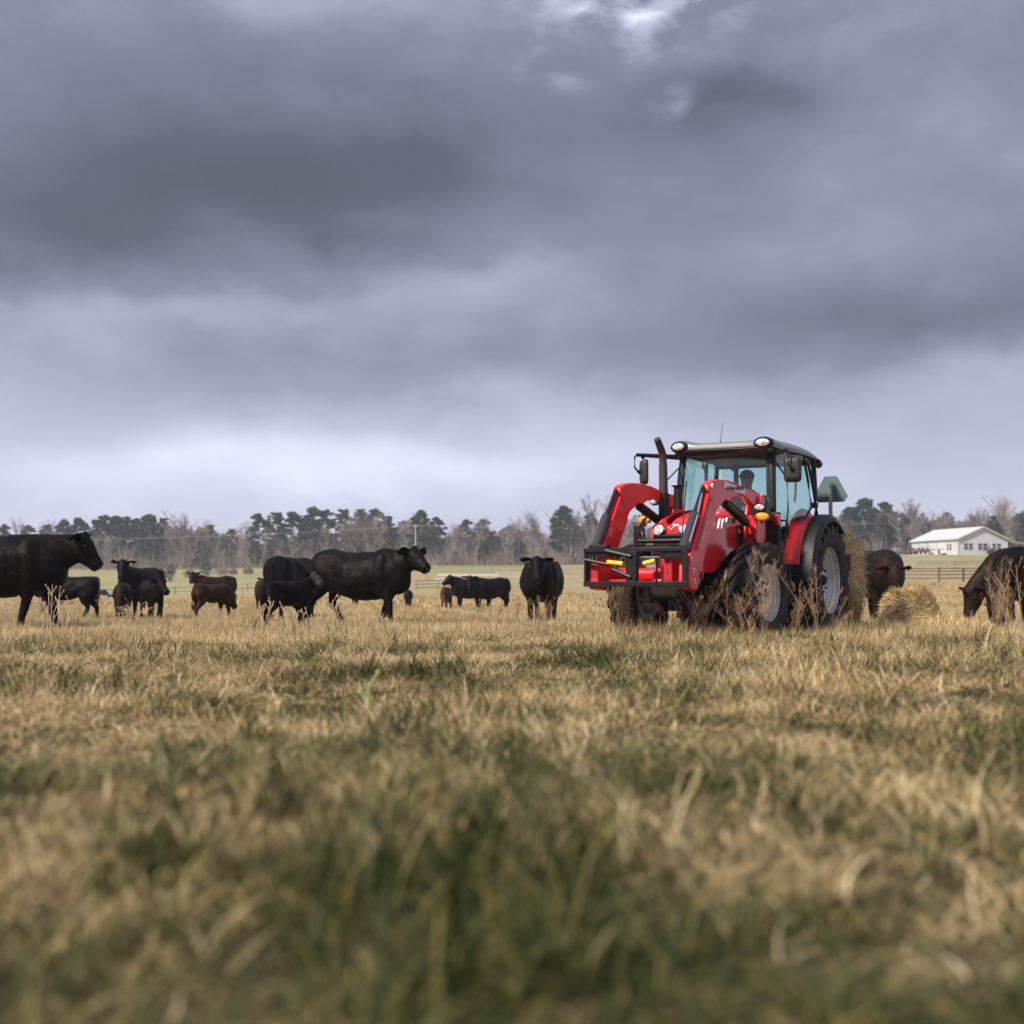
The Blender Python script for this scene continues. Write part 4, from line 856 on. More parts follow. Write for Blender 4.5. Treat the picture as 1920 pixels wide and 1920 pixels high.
# hood
def hood():
    secs=[(2.98,.10,1.345,1.27,1.20,.05),(2.95,.19,1.375,1.30,1.10,.1),(2.88,.255,1.405,1.31,.95,.0),(2.72,.315,1.45,1.33,.84,0),(2.45,.355,1.51,1.40,.90,0),(2.1,.375,1.56,1.46,1.06,0),(1.8,.38,1.59,1.50,1.14,0),(1.35,.38,1.61,1.52,1.16,0)]
    rings=[]
    for x,w,zt,zs,zb,_ in secs:
        r=[(x,0,zt),(x,w*.45,zt-.006),(x,w*.80,zt-.03),(x,w*.95,(zt+zs)/2-.01),(x,w,zs-.02),(x,w*1.02,(zs+zb)/2),(x,w*1.0,zb)]
        rings.append(r+[(a,-b,c_) for a,b,c_ in r[::-1][:-1]])
    h=MB(); h.loft(rings,cap=True,closed=False); 
    o=h.build('hood',HOODM,T,smooth=50,bevel=0); 
    m=o.modifiers.new('sub','SUBSURF'); m.levels=2; m.render_levels=2
    for s in(-1,1):
        sp=MB(); A=[];B=[]
        for x,w,zt,zb in ((2.965,.215,1.24,1.02),(2.94,.262,1.28,.87),(2.86,.302,1.32,.815),(2.72,.345,1.35,.80),(2.58,.372,1.38,.84),(2.45,.388,1.40,.94),(2.2,.396,1.43,1.05),(1.85,.396,1.47,1.13),(1.42,.396,1.49,1.16)):
            A.append((x,s*w,zt)); B.append((x,s*(w+.004),zb))
        n=len(A); C_=[(x,y-s*.012,z) for x,y,z in A]; D_=[(x,y-s*.012,z) for x,y,z in B]; sp.add(A+B+C_+D_,[(k,k+1,k+n+1,k+n) for k in range(n-1)]+[(k+2*n,k+3*n,k+3*n+1,k+2*n+1) for k in range(n-1)]+[(k+n,k+n+1,k+3*n+1,k+3*n) for k in range(n-1)]+[(k,k+2*n,k+2*n+1,k+1) for k in range(n-1)]+[(0,n,3*n,2*n),(n-1,3*n-1,4*n-1,2*n-1)])
        sp.build('side_panel',HOODM,T,smooth=40)
    g=MB(); g.prism([(2.995,1.25),(3.02,1.0),(2.98,.74),(2.75,.70),(2.7,1.2)],-.235,.235)
    g.build('grille',BLK,T,bevel=.03)
    gm=MB()
    for k in range(9): gm.box((3.02-.0*k,0,.80+k*.052),(.03,.42,.012),(0,0,0))
    gm.build('grille_bars',BLKM,T)
    for s in(-1,1):
        l=MB(); M=Euler((0,R(-18),R(s*38))).to_matrix(); l.ball((2.945,s*.185,1.285),(.03,.120,.070),16,8,M=M); hl=l.build('headlight',LNS,T)
        l=MB(); l.ball((2.918,s*.185,1.285),(.03,.140,.086),16,8,M=M); l.build('headlight_bezel',BLKM,T)
    # emblem: three little white triangles on the nose
    em=MB()
    for dy in(-.028,0,.028): em.prism([(dy-.012,1.322-.0),(dy+.012,1.322),(dy,1.300)] if dy else [(dy-.012,1.285),(dy+.012,1.285),(dy,1.307)],3.000,3.006,ax=0)
    em.build('emblem',WHT,T,smooth=0)
    return o
HOODM=mat('hood paint',(.68,.005,.012),.26,coat=.6,spec=.45,col2=(.74,.007,.015),noise_scale=1.2)
def dirty(m):
    t=m.node_tree; b=t.nodes['Principled BSDF']; src=b.inputs['Base Color'].links[0].from_socket
    tcn=t.nodes.new('ShaderNodeTexCoord'); sp=t.nodes.new('ShaderNodeSeparateXYZ'); t.links.new(tcn.outputs['Object'],sp.inputs[0])
    mr=t.nodes.new('ShaderNodeMapRange'); t.links.new(sp.outputs[2],mr.inputs[0])
    for i,q in zip((1,2,3,4),(.55,1.45,.85,.10)): mr.inputs[i].default_value=q
    n=t.nodes.new('ShaderNodeTexNoise'); n.inputs['Scale'].default_value=7; n.inputs['Detail'].default_value=9; n.inputs['Roughness'].default_value=.75; t.links.new(tcn.outputs['Object'],n.inputs[0])
    m2=t.nodes.new('ShaderNodeMapRange'); t.links.new(n.outputs[0],m2.inputs[0])
    for i,q in zip((1,2,3,4),(.48,.75,.03,.9)): m2.inputs[i].default_value=q
    mu=t.nodes.new('ShaderNodeMath'); mu.operation='MULTIPLY'; t.links.new(mr.outputs[0],mu.inputs[0]); t.links.new(m2.outputs[0],mu.inputs[1])
    x=t.nodes.new('ShaderNodeMix'); x.data_type='RGBA'; t.links.new(mu.outputs[0],x.inputs[0]); t.links.new(src,x.inputs[6]); x.inputs[7].default_value=(.17,.11,.07,1); t.links.new(x.outputs[2],b.inputs['Base Color'])
dirty(RED); dirty(HOODM); dirty(DKR) if DKR.node_tree.nodes['Principled BSDF'].inputs['Base Color'].links else None
HOOD=hood()
def txt(s,name,size,M,m,parent,extr=.002,shear=0,bold=0):
    cu=bpy.data.curves.new('t','FONT'); cu.body=s; cu.size=size; cu.extrude=extr; cu.shear=shear; cu.offset=bold; cu.align_x='CENTER'; cu.align_y='CENTER'
    o=bpy.data.objects.new('t',cu); COL.objects.link(o); dg=bpy.context.evaluated_depsgraph_get(); me=bpy.data.meshes.new_from_object(o.evaluated_get(dg)); bpy.data.objects.remove(o)
    me.transform(M); me.materials.clear(); me.materials.append(m); return link(name,me,parent)
# lettering frame on the left side (normal +y): reading direction runs towards the rear (-x)
def side_M(x,y,z,tilt=0): return Matrix.Translation((x,y,z))@Matrix(((-1,0,0,0),(0,0,1,0),(0,1,0,0),(0,0,0,1)))@Matrix.Rotation(tilt,4,'Z')
ys_=.408
st=MB()
for x0,x1 in ((2.60,2.555),(2.49,2.435)):
    st.prism([(x0,1.31+.0),(x1,1.315),(x1-.06,1.43),(x0-.06,1.42)],ys_-.02,ys_)
st.build('hood_stripe',WHT,T,smooth=0)
st=MB(); st.prism([(2.37,1.325),(1.72,1.40),(1.72,1.50),(2.31,1.445)],ys_-.02,ys_+.003); st.build('model_badge',mat('silver decal',(.62,.60,.61),.35),T,smooth=0)
txt('38','model_number',.10,side_M(2.12,ys_+.005,1.415,R(-7)),INK,T,shear=.2,bold=.003); txt('426','model_number',.06,side_M(1.92,ys_+.001,1.30,R(-4)),WHT,T)
sp=MB(); sp.prism([(2.02,1.36),(1.72,1.38),(1.72,1.17),(2.02,1.13)],.39,.404); sp.build('side_grille',mat('dark red mesh panel',(.16,.006,.012),.45),T,bevel=.004)
# loader
UP=[(3.33,1.69),(3.31,1.76),(3.2,1.80),(3.0,1.832),(2.72,1.842),(2.45,1.83),(2.21,1.80),(1.9,1.775),(1.68,1.765),(1.60,1.72),(1.60,1.60),(1.93,1.61),(2.10,1.67),(2.36,1.71),(2.44,1.66),(2.56,1.655),(2.70,1.60),(2.80,1.615),(2.93,1.555),(3.05,1.50),(3.12,1.43)]
LOW=[(3.34,1.66),(3.13,1.42),(3.22,1.30),(3.455,1.02),(3.53,.88),(3.54,.80),(3.60,.70),(3.72,.60),(3.90,.62),(3.935,.70),(3.90,.92),(3.86,1.00),(3.74,1.14)]
def torus_pin(mb,x,z,y0,y1,r=.035): mb.lathe([(r,y1*.96),(r,y1),(.001,y1+.003*(1 if y1>0 else -1))],(x,0,z),16)
for s in(1,-1):
    y0,y1=s*.475,s*.575
    a=MB(); a.prism(UP,y0,y1); arm=a.build('loader_arm',RED,T,smooth=30,bevel=.012)
    a=MB(); a.prism(LOW,s*.463,s*.587); low=a.build('lower_arm',RED,T,smooth=30,bevel=.012)
    a=MB(); a.prism([(3.30,1.60),(3.30,1.66),(3.80,1.02),(3.70,1.02)],s*.587,s*.592); a.build('arm_rib',DKR,low,smooth=0)
    p=MB(); 
    for x,z in ((3.24,1.74),(1.66,1.69),(3.86,.93),(3.80,.81),(3.78,.70)): torus_pin(p,x,z,0,s*.598,.028)
    p.build('pivot_pin',WHT,arm)
    p=MB(); torus_pin(p,3.60,.76,0,s*.59,.05); p.build('arm_hole',BLK,low)
    q=MB()
    for x,z in ((3.24,1.74),(1.66,1.69),(3.86,.93),(3.80,.81),(3.78,.70)): torus_pin(q,x,z,0,s*.602,.014)
    q.build('pin_centre',BLKM,arm)
    # tower and mount
    t_=MB(); t_.prism([(1.76,1.66),(1.70,1.73),(1.62,1.73),(1.56,1.64),(1.58,1.25),(1.66,1.12),(1.84,1.12),(1.90,1.22),(1.86,1.45)],s*.44,s*.475).prism([(1.76,1.66),(1.70,1.73),(1.62,1.73),(1.56,1.64),(1.58,1.25),(1.66,1.12),(1.84,1.12),(1.90,1.22),(1.86,1.45)],s*.575,s*.61); t_.box((1.72,s*.525,1.38),(.2,.14,.22)); tw=t_.build('loader_tower',RED,T,bevel=.008)
    t_=MB(); t_.prism([(1.9,1.2),(1.55,1.2),(1.5,.72),(2.0,.66),(2.5,.72),(2.45,.84),(2.0,.86)],s*.42,s*.46).box((1.75,s*.3,.78),(.3,.3,.16)); t_.build('loader_mount',BLKM,T,bevel=.01)
    # lift cylinder under the arm
    l=MB(); l.tube([(2.72,s*.52,1.585),(2.0,s*.52,1.40)],.052,14); cyl=l.build('lift_cylinder',BLKM,T); MB().tube([(2.0,s*.52,1.40),(1.80,s*.52,1.35)],.028,10).build('rod',STEEL,cyl); MB().tube([(2.66,s*.535,1.635),(2.05,s*.535,1.475)],.012,6).build('hose',BLK,cyl)
    # tilt cylinder in front of the arm
    yc=s*.52
    l=MB(); l.tube([(3.60,yc,1.42),(3.87,yc,1.08)],.052,16).tube([(3.855,yc,1.10),(3.90,yc,1.04)],.058,14); cyl=l.build('tilt_cylinder',mat('cylinder paint',(.028,.029,.035),.3),T); MB().tube([(3.34,yc,1.73),(3.61,yc,1.41)],.024,12).build('rod',BLKM,cyl); MB().tube([(3.345,yc,1.735),(3.655,yc+s*.045,1.375),(3.88,yc+s*.045,1.09)],.011,8).build('steel_line',STEEL,cyl)
    l=MB(); l.tube([(3.88,yc,1.06),(3.905,yc,.93)],.03,10); l.build('cylinder_end',STEEL,T)
    l=MB(); l.tube([(3.3,s*.46,1.77),(3.30,s*.46,1.81)],.02,6); 
dm=MB(); dm.prism([(2.86,1.750),(2.20,1.712),(2.19,1.772),(2.84,1.815)],.575,.581); dm.build('decal_band',WHT,T,smooth=0); txt('de Hondo 10U2OM','decal_text',.066,side_M(2.52,.583,1.763,R(3.3)),INK,T,shear=.25,bold=.0018)
tM=Matrix.Translation((3.50,.592,1.17))@Matrix(((-1,0,0,0),(0,0,1,0),(0,1,0,0),(0,0,0,1)))@Matrix.Rotation(math.atan2(-.38,-.27)+math.pi,4,'Z')
ang=math.atan2(.64,.50)
tM=Matrix.Translation((3.53,.593,1.20))@Matrix(((-1,0,0,0),(0,0,1,0),(0,1,0,0),(0,0,0,1)))@Matrix.Rotation(ang,4,'Z')
txt('R  MM1 41 41 H','arm_text',.052,tM,WHT,T,shear=.2)
# torque tube, red quick hitch plates
t_=MB(); t_.tube([(3.52,-.56,.78),(3.52,.56,.78)],.07,18); t_.build('torque_tube',RED,T)
for y in(-.53,.33):
    t_=MB(); t_.prism([(3.72,.66),(3.88,.66),(3.93,.70),(3.93,.94),(3.86,.97),(3.70,.95)],y-.065,y+.065) ; t_.build('hitch_plate',DKR,T,bevel=.012)
    for q,(dx,dz) in enumerate(((0,.02),(0,-.06),(0,-.10))): pass
t_=MB(); t_.box((3.932,.345,.90),(.006,.012,.06)).box((3.932,.345,.83),(.006,.012,.012)).box((3.932,.345,.79),(.006,.014,.02)).box((3.932,.345,.73),(.006,.01,.012)); t_.build('plate_slot',BLK,T,smooth=0)
t_=MB(); t_.box((3.60,0,.70),(.30,1.0,.05)); t_.build('hitch_crossmember',RED,T,bevel=.01)
# black implement frame
f=MB(); FX=3.99; 
f.box((FX,0,1.035),(.05,1.20,.045)).box((FX,0,.672),(.06,1.20,.055)).box((FX,.565,.855),(.05,.055,.33)).box((FX,-.585,.855),(.03,.03,.33)).box((FX,-.045,.855),(.05,.115,.33)).box((FX,.02,.855),(.07,.02,.33)).box((FX-.012,.42,.985),(.02,.25,.09)).box((FX-.012,-.37,.99),(.02,.40,.06)); FR=f.build('implement_frame',BLKM,T,bevel=.006)
f=MB(); 
for s in (-1,):
    f.prism([(FX-.02,.66),(FX-.33,.70),(FX-.33,.73),(FX-.05,.70),(FX-.05,1.0),(FX-.33,1.0),(FX-.33,1.04),(FX-.02,1.05)],s*.60,s*.57)
    f.prism([(FX-.33,.70),(FX-.33,1.04),(FX-.28,1.04),(FX-.28,.70)],s*.60,s*.57)
f.build('end_plate',BLKM,T,bevel=.004)
MB().box((FX-.04,-.44,1.075),(.10,.22,.035)).build('top_pad',BLK,T,bevel=.006)
MB().box((FX-.3,.12,1.08),(.05,.30,.02)).tube([(FX-.3,-.02,1.02),(FX-.3,-.02,1.10)],.012,6).build('hose_bracket',BLKM,T)
for a,b in (((FX+.03,-.33,1.03),(FX+.03,-.03,.965)),((FX+.03,-.25,.83),(FX+.03,-.04,.745)),((FX+.02,-.58,.935),(FX+.02,-.30,.88))):
    MB().tube([a,b],.022,10).build('lock_pin',BLKM,T)
MB().tube([(FX+.05,-.30,.905),(FX+.05,-.12,.885)],.025,12).build('lever_handle',YEL,T); MB().tube([(FX+.05,.12,.885),(FX+.05,.25,.915)],.025,12).build('lever_handle',YEL,T)
MB().tube([(FX+.03,.262,.94),(FX+.03,.255,.69)],.012,8).build('lever_rod',BLKM,T)
MB().prism([(FX-.25,.84),(FX-.12,.84),(FX-.10,.955),(FX-.25,.97)],-.02,.19).build('cover_plate',mat('pale steel plate',(.30,.30,.36),.4),T,bevel=.005)
# grille guard
g=MB(); 
for y in(-.33,.36): g.box((3.22,y,1.02),(.05,.05,.62))
g.tube([(3.22,-.34,1.155),(3.22,.38,1.155)],.026,12).tube([(3.22,-.34,.88),(3.22,.38,.88)],.022,10).tube([(3.22,-.33,1.33),(3.0,-.36,1.20),(2.9,-.38,.9)],.014,6); g.build('grille_guard',BLKM,T,bevel=.004)
h=MB()
for k,(y,dz) in enumerate(((-.38,0),(-.35,.03),(.40,.0),(.37,-.04))): h.tube([(2.9,y,1.42+dz),(3.05,y*1.05,1.25),(3.15,y,1.05+dz),(3.2,y*.9,.85)],.012,6)
h.tube([(3.42,.36,1.28),(3.5,.35,1.20),(3.55,.36,1.12)],.012,6).tube([(2.55,-.46,1.55),(2.7,-.48,1.35),(2.75,-.42,1.1)],.013,6).build('hydraulic_hose',BLK,T)
# whip rod standing in front of the hood
MB().tube([(3.43,.30,1.12),(3.36,.30,1.45),(3.30,.31,1.80)],.008,6).build('marker_rod',BLKM,T); MB().box((3.43,.31,1.10),(.05,.05,.06)).build('rod_clamp',STEEL,T,bevel=.006)
# exhaust
x_=MB(); x_.tube([(2.12,-.46,1.15),(2.13,-.46,1.72),(2.14,-.46,2.12)],[.052,.054,.050],18); x_.tube([(2.14,-.46,2.1),(2.145,-.46,2.22),(2.20,-.465,2.30),(2.29,-.47,2.40)],[.045,.046,.045,.040],16,upv=(0,1,0)); x_.build('exhaust_stack',mat('exhaust black',(.03,.026,.026),.55),T)
MB().tube([(2.12,-.46,1.18),(2.12,-.46,1.76)],.066,16).build('exhaust_shield',BLKM,T); MB().tube([(2.0,-.33,1.58),(2.0,-.33,1.84),(2.0,-.33,1.86)],[.05,.05,.09],14).build('air_intake',BLK,T)
# cab
CAB=T
def bars(name,m,segs,parent=T,w=.07,bevel=.006,**k):
    b=MB()
    for sgm in segs: b.bar(sgm[0],sgm[1],sgm[2] if len(sgm)>2 else w,sgm[3] if len(sgm)>3 else w)
    return b.build(name,m,parent,bevel=bevel,**k)
AP=[(1.20,.575,2.32),(1.27,.59,2.0),(1.285,.60,1.6),(1.25,.615,1.10)]; CP=[(-.18,.66,2.30),(-.16,.685,1.9),(-.20,.69,1.55)]
BPp=[(.20,.645,2.32),(.12,.69,1.95),(-.02,.70,1.55)]
for s in(1,-1):
    F_=lambda P:[(a,b*s,c_) for a,b,c_ in P]
    MB().tube(F_(AP),(.038),10,sq=(1.3,.9)).build('cab_pillar',BLKM,T); MB().tube(F_(CP),.034,10).build('cab_pillar',BLKM,T)
    # door glass A->B, bottom follows the fender
    g=MB(); A=[(1.19,.60,2.30),(1.25,.612,2.0),(1.265,.622,1.6),(1.22,.635,1.2),(1.12,.645,.98)]
    B=[(.20,.655,2.32),(.14,.69,2.0),(.05,.705,1.68),(.45,.70,1.45),(.80,.685,1.05)]
    A,B=F_(A),F_(B); g.add(A+B,[(k,k+1,k+6,k+5) for k in range(4)]); dg_=g.build('door_glass',GLS,T,smooth=60,fix=False)
    b=MB(); b.tube(A,.013,8); b.tube(B,.016,8); b.build('door_frame',BLKM,T)
    g=MB(); A=F_([(.17,.658,2.30),(.11,.692,2.0),(.02,.705,1.66)]); B=F_([(-.17,.66,2.28),(-.16,.69,1.95),(-.19,.69,1.62)]); g.add(A+B,[(0,1,4,3),(1,2,5,4)]); g.build('side_glass',GLS,T,smooth=60,fix=False)
    MB().tube(F_([(1.19,.62,2.16),(1.02,.70,1.98),(1.05,.72,1.6),(1.16,.70,1.12)]),.011,8).build('grab_rail',BLKM,T)
    MB().tube(F_([(.16,.70,2.22),(.05,.73,1.9),(-.03,.74,1.66)]),.018,8).build('b_pillar_seal',BLKM,T)
    MB().box((.19,s*.70,2.24),(.07,.05,.06)).box((-.0,s*.735,1.70),(.08,.06,.07)).build('door_hinge',BLK,T,bevel=.008)
    MB().box((.98,s*.685,1.33),(.12,.03,.05)).build('door_handle',BLK,T,bevel=.01)
# windshield, curved
ws=MB(); rows=[]; 
for z,xc,hw in ((2.31,1.24,.55),(2.15,1.28,.555),(1.95,1.31,.565),(1.7,1.33,.575),(1.45,1.32,.58),(1.22,1.29,.585)):
    rows.append([(xc+.085*(1-(k/5-1)**2)-.01,hw*(k/5-1),z) for k in range(11)])
ws.add([p for r in rows for p in r],[(a*11+b,a*11+b+1,a*11+b+12,a*11+b+11) for a in range(5) for b in range(10)]); ws.build('windshield',GLS,T,smooth=60,fix=False)
bf=MB()
for s in(-1,1): bf.tube([(1.245,s*.545,2.30),(1.30,s*.56,1.9),(1.32,s*.57,1.45),(1.29,s*.58,1.22)],[(.028,.012)]*4,8)
bf.tube([(1.30,-.5,1.24),(1.37,0,1.24),(1.30,.5,1.24)],.03,8); bf.build('windshield_seal',BLKM,T)
lf=MB(); lf.prism([(1.33,1.24),(1.33,1.0),(1.22,.95),(1.2,1.24)],-.60,.60); lf.box((1.25,.56,1.08),(.12,.10,.5)).box((.7,0,.92),(1.1,1.16,.1)); lf.box((1.28,.64,1.30),(.10,.10,.50)); lf.build('cab_base',BLK,T,bevel=.01)
rw=MB(); rw.add([(-.20,-.60,2.26),(-.20,.60,2.26),(-.24,.60,1.45),(-.24,-.60,1.45)],[(0,1,2,3)]); rw.build('rear_window',GLS,T,smooth=0,fix=False)
b=MB(); b.box((-.19,0,2.27),(.08,1.3,.07)).box((-.22,0,1.35),(.10,1.3,.2)).box((-.20,-.40,1.85),(.05,.06,.8)).build('rear_frame',BLKM,T,bevel=.01)
hl=MB(); hl.box((.5,0,2.285),(1.5,1.12,.03)); hl.build('headliner',mat('cab lining',(.10,.11,.11),.8),T,bevel=.02)
# roof
def roof():
    b=MB(); u=MB(); rows=[]
    xs_=[1.44,1.42,1.34,1.20,.9,.5,.1,-.25,-.47,-.53]; zt=[2.375,2.405,2.425,2.44,2.45,2.455,2.445,2.425,2.39,2.345]; hw=[.57,.60,.625,.64,.655,.665,.67,.67,.665,.655]
    def zz(x,y,z,w): # corner pods
        q=max(0,1-abs(x-1.36)/.28); p=max(0,min(1,(abs(y)-.36)/.12)); return z+.05*q*p
    for x,z,w in zip(xs_,zt,hw):
        r=[]
        for k in range(17):
            t=k/8-1; y=w*math.copysign(min(1,abs(t)*1.0),t); e_=max(0,(abs(t)-.86)/.14); r.append((x,y,zz(x,y,z,w)-.05*e_*e_*1.4))
        rows.append(r)
    n=17; vs=[p for r in rows for p in r]; m_=len(vs); lows=[(x,y,min(z,2.42)-.075) for x,y,z in vs]; lows=[(x,y,(2.335 if x<1.3 else 2.345)-.03*max(0,(.1-x))) for x,y,z in vs]
    fs=[(a*n+c_,a*n+c_+1,(a+1)*n+c_+1,(a+1)*n+c_) for a in range(len(rows)-1) for c_ in range(n-1)]
    fs2=[tuple(i+m_ for i in f[::-1]) for f in fs]; edge=[*range(n)]+[a*n+n-1 for a in range(1,len(rows))]+[(len(rows)-1)*n+c_ for c_ in range(n-2,-1,-1)]+[a*n for a in range(len(rows)-2,0,-1)]
    fs3=[(edge[i],edge[(i+1)%len(edge)],edge[(i+1)%len(edge)]+m_,edge[i]+m_) for i in range(len(edge))]
    b.add(vs+lows,fs+fs2+fs3); b.build('roof',GRY,T,smooth=35,bevel=.008)
    # black under-roof
    u.prism([(1.43,2.345),(1.46,2.33),(1.42,2.27),(1.30,2.25),(1.2,2.28),(-.40,2.26),(-.55,2.29),(-.50,2.33)],-.60,.60)
    u.build('roof_valance',BLKM,T,bevel=.012)
roof()
for s in(-1,1):
    M=Euler((0,R(-8),R(s*10))).to_matrix()
    MB().ball((1.42,s*.545,2.385),(.06,.125,.075),20,10,M=M).build('lamp_pod',BLKM,T); MB().ball((1.462,s*.545,2.385),(.03,.085,.048),20,10,M=M).build('roof_lamp',LNS,T)
    MB().tube([(-.50,s*.58,2.31),(-.60,s*.58,2.30),(-.68,s*.58,2.29),(-.71,s*.58,2.29)],[.045,.062,.055,.02],14).build('rear_lamp',BLK,T)
MB().tube([(.92,-.2,2.46),(.90,-.2,2.53),(.80,-.2,2.75)],[.012,.005,.003],6).build('antenna',BLKM,T)
# mirrors
def mirror(s,c,yawm,elbow,root):
    e=child('mirror'); M=Euler((0,0,yawm)).to_matrix()
    m_=MB(); pts=[]
    for k in range(24):
        a=2*math.pi*k/24; y=.105*math.copysign(abs(math.cos(a))**.35,math.cos(a)); z=.155*math.copysign(abs(math.sin(a))**.35,math.sin(a)); pts.append((y,z))
    rings=[[Vector(c)+M@Vector((dx,y*f,z*f)) for y,z in pts] for dx,f in ((-.035,.96),(-.03,1.),(.0,1.),(.03,.88),(.04,.6))]
    m_.loft(rings); m_.build('mirror_housing',MIR,e,smooth=50)
    gm=MB(); gm.loft([[Vector(c)+M@Vector((dx,y*.93,z*.93)) for y,z in pts] for dx in(-.037,-.0355)]); gm.build('mirror_glass',mat('mirror glass',(.8,.8,.8),.02,metal=1),e)
    MB().tube([root,elbow],[.035,.022],10).build('mirror_arm',BLKM,e)
    top=Vector(c)+Vector((0.02,0,.17)); MB().tube([elbow,Vector(elbow)+Vector((.015,s*.02,-.03)),(elbow[0]+.02,elbow[1]+s*.02,c[2]+.05),Vector(c)+M@Vector((.07,0,0))],.012,8).build('mirror_bracket',BLKM,e)
    MB().tube([top-Vector((0,0,.01)),top+Vector((0,0,.03))],[.02,.028],10).ball(Vector(c)+M@Vector((.05,0,0)),.03).build('mirror_knob',BLK,e)
mirror(1,(1.42,.90,2.05),R(12),(1.50,.86,2.275),(1.24,.60,2.26)); mirror(-1,(1.60,-.95,2.08),R(-52),(1.72,-.99,2.285),(1.24,-.60,2.275))
MB().tube([(1.26,-.62,2.14),(1.9,-.5,1.95)],.009,6).build('exhaust_stay',BLKM,T)
# wiper, inner details
MB().tube([(1.42,-.18,1.98),(1.40,-.25,2.2)],.008,6).tube([(1.42,-.2,1.95),(1.42,-.14,1.80)],.010,6).build('wiper',BLK,T)
# work lamps and blinkers on brackets
for s in(-1,1):
    MB().tube([(1.3,s*.62,1.50),(1.9,s*.70,1.50),(2.06,s*.73,1.51)],.016,8).tube([(2.05,s*.73,1.38),(2.05,s*.73,1.58)],.014,8).box((2.03,s*.73,1.50),(.05,.10,.16)).build('lamp_bracket',BLKM,T)
    M=Euler((0,0,R(s*12))).to_matrix()
    MB().ball((2.08,s*.74,1.455),(.03,.085,.05),18,10,M=M).build('indicator',AMB,T)
    if s>0: MB().ball((2.07,s*.72,1.565),(.04,.078,.050),18,10,M=M).build('lamp_housing',BLKM,T); MB().ball((2.098,s*.72,1.565),(.02,.058,.036),18,10,M=M).build('work_lamp',LNS,T)
    else: MB().ball((2.06,s*.60,1.68),(.04,.078,.055),18,10,M=M).build('lamp_housing',BLKM,T); MB().ball((2.09,s*.60,1.68),(.02,.058,.040),18,10,M=M).build('work_lamp',LNS,T)
MB().box((1.34,.68,1.45),(.06,.06,.14)).build('side_marker',mat('red lens',(.45,.01,.02),.2,coat=.6),T,bevel=.01)
MB().tube([(1.28,.70,1.45),(1.20,.74,1.45),(1.16,.745,1.40),(1.14,.745,1.25),(1.2,.70,1.20)],.012,8).build('grab_handle',BLK,T)
# fenders: red inner arch, black flare
for s in(1,-1):
    a0,a1=R(-2),R(124); n=22; r0=.86
    f=MB(); rings=[]
    for k in range(n+1):
        a=a0+(a1-a0)*k/n; flat=1+.02*math.sin(a*2)
        prof=[(r0+.10-.0,.60),(r0+.06,.615),(r0+.025,.66),(r0+.01,.72),(r0+.008,.77),(r0,.80),(r0-.02,.80),(r0-.02,.60)]
        rings.append([(flat*p*math.cos(a),s*y,.70+flat*p*math.sin(a)) for p,y in prof])
    f.loft(rings); f.build('fender',RED,T,smooth=40)
    f=MB(); rings=[]
    for k in range(n+1):
        a=R(2)+(R(128)-R(2))*k/n; flat=1+.02*math.sin(a*2)
        prof=[(r0+.014,.79),(r0+.020,.86),(r0+.010,.945),(r0-.045,.985),(r0-.075,.985),(r0-.06,.97),(r0-.025,.94),(r0-.025,.79)]
        rings.append([(flat*p*math.cos(a),s*y,.70+flat*p*math.sin(a)) for p,y in prof])
    f.loft(rings); f.build('fender_flare',BLK,T,smooth=40)
    w_=MB(); w_.prism([(.88,.66),(.86,.98),(.66,1.30),(.30,1.52),(-.1,1.57),(-.4,1.45),(-.5,1.2),(-.3,1.1),(.2,1.2),(.6,.9)],s*.585,s*.60); w_.build('fender_side',RED,T,bevel=.004)
# interior
se=MB(); se.box((.38,0,1.36),(.50,.50,.14)).box((.14,0,1.58),(.12,.40,.40),(0,R(-8),0)).box((.35,0,1.15),(.35,.35,.3)); se.build('seat',SEATM,T,bevel=.04)
sw=MB(); 
M=Euler((0,R(-35),0)).to_matrix(); ring=[Vector((1.0,0,1.60))+M@Vector((.0+.20*math.cos(a),.20*math.sin(a),0)) for a in np.linspace(0,2*math.pi,33)]
sw.tube(ring,.015,8,cap=False); 
for a in(0,2.1,4.2): sw.tube([Vector((1.0,0,1.60)),Vector((1.0,0,1.60))+M@Vector((.2*math.cos(a),.2*math.sin(a),0))],.012,6)
sw.tube([(1.0,0,1.60),(1.15,0,1.25)],.03,8); sw.build('steering_wheel',BLK,T)
MB().box((1.15,0,1.36),(.18,.4,.22),(0,R(-20),0)).build('dashboard',SEATM,T,bevel=.03)
MB().box((.3,-.42,1.5),(.5,.14,.12)).tube([(.5,-.42,1.55),(.52,-.42,1.68)],.02,8).tube([(.35,-.45,1.55),(.37,-.45,1.66)],.02,8).build('control_console',SEATM,T,bevel=.02)
MB().tube([(-.1,.45,2.2),(.0,.48,1.9),(.05,.48,1.75)],.015,8).build('grab_bar',BLKM,T)
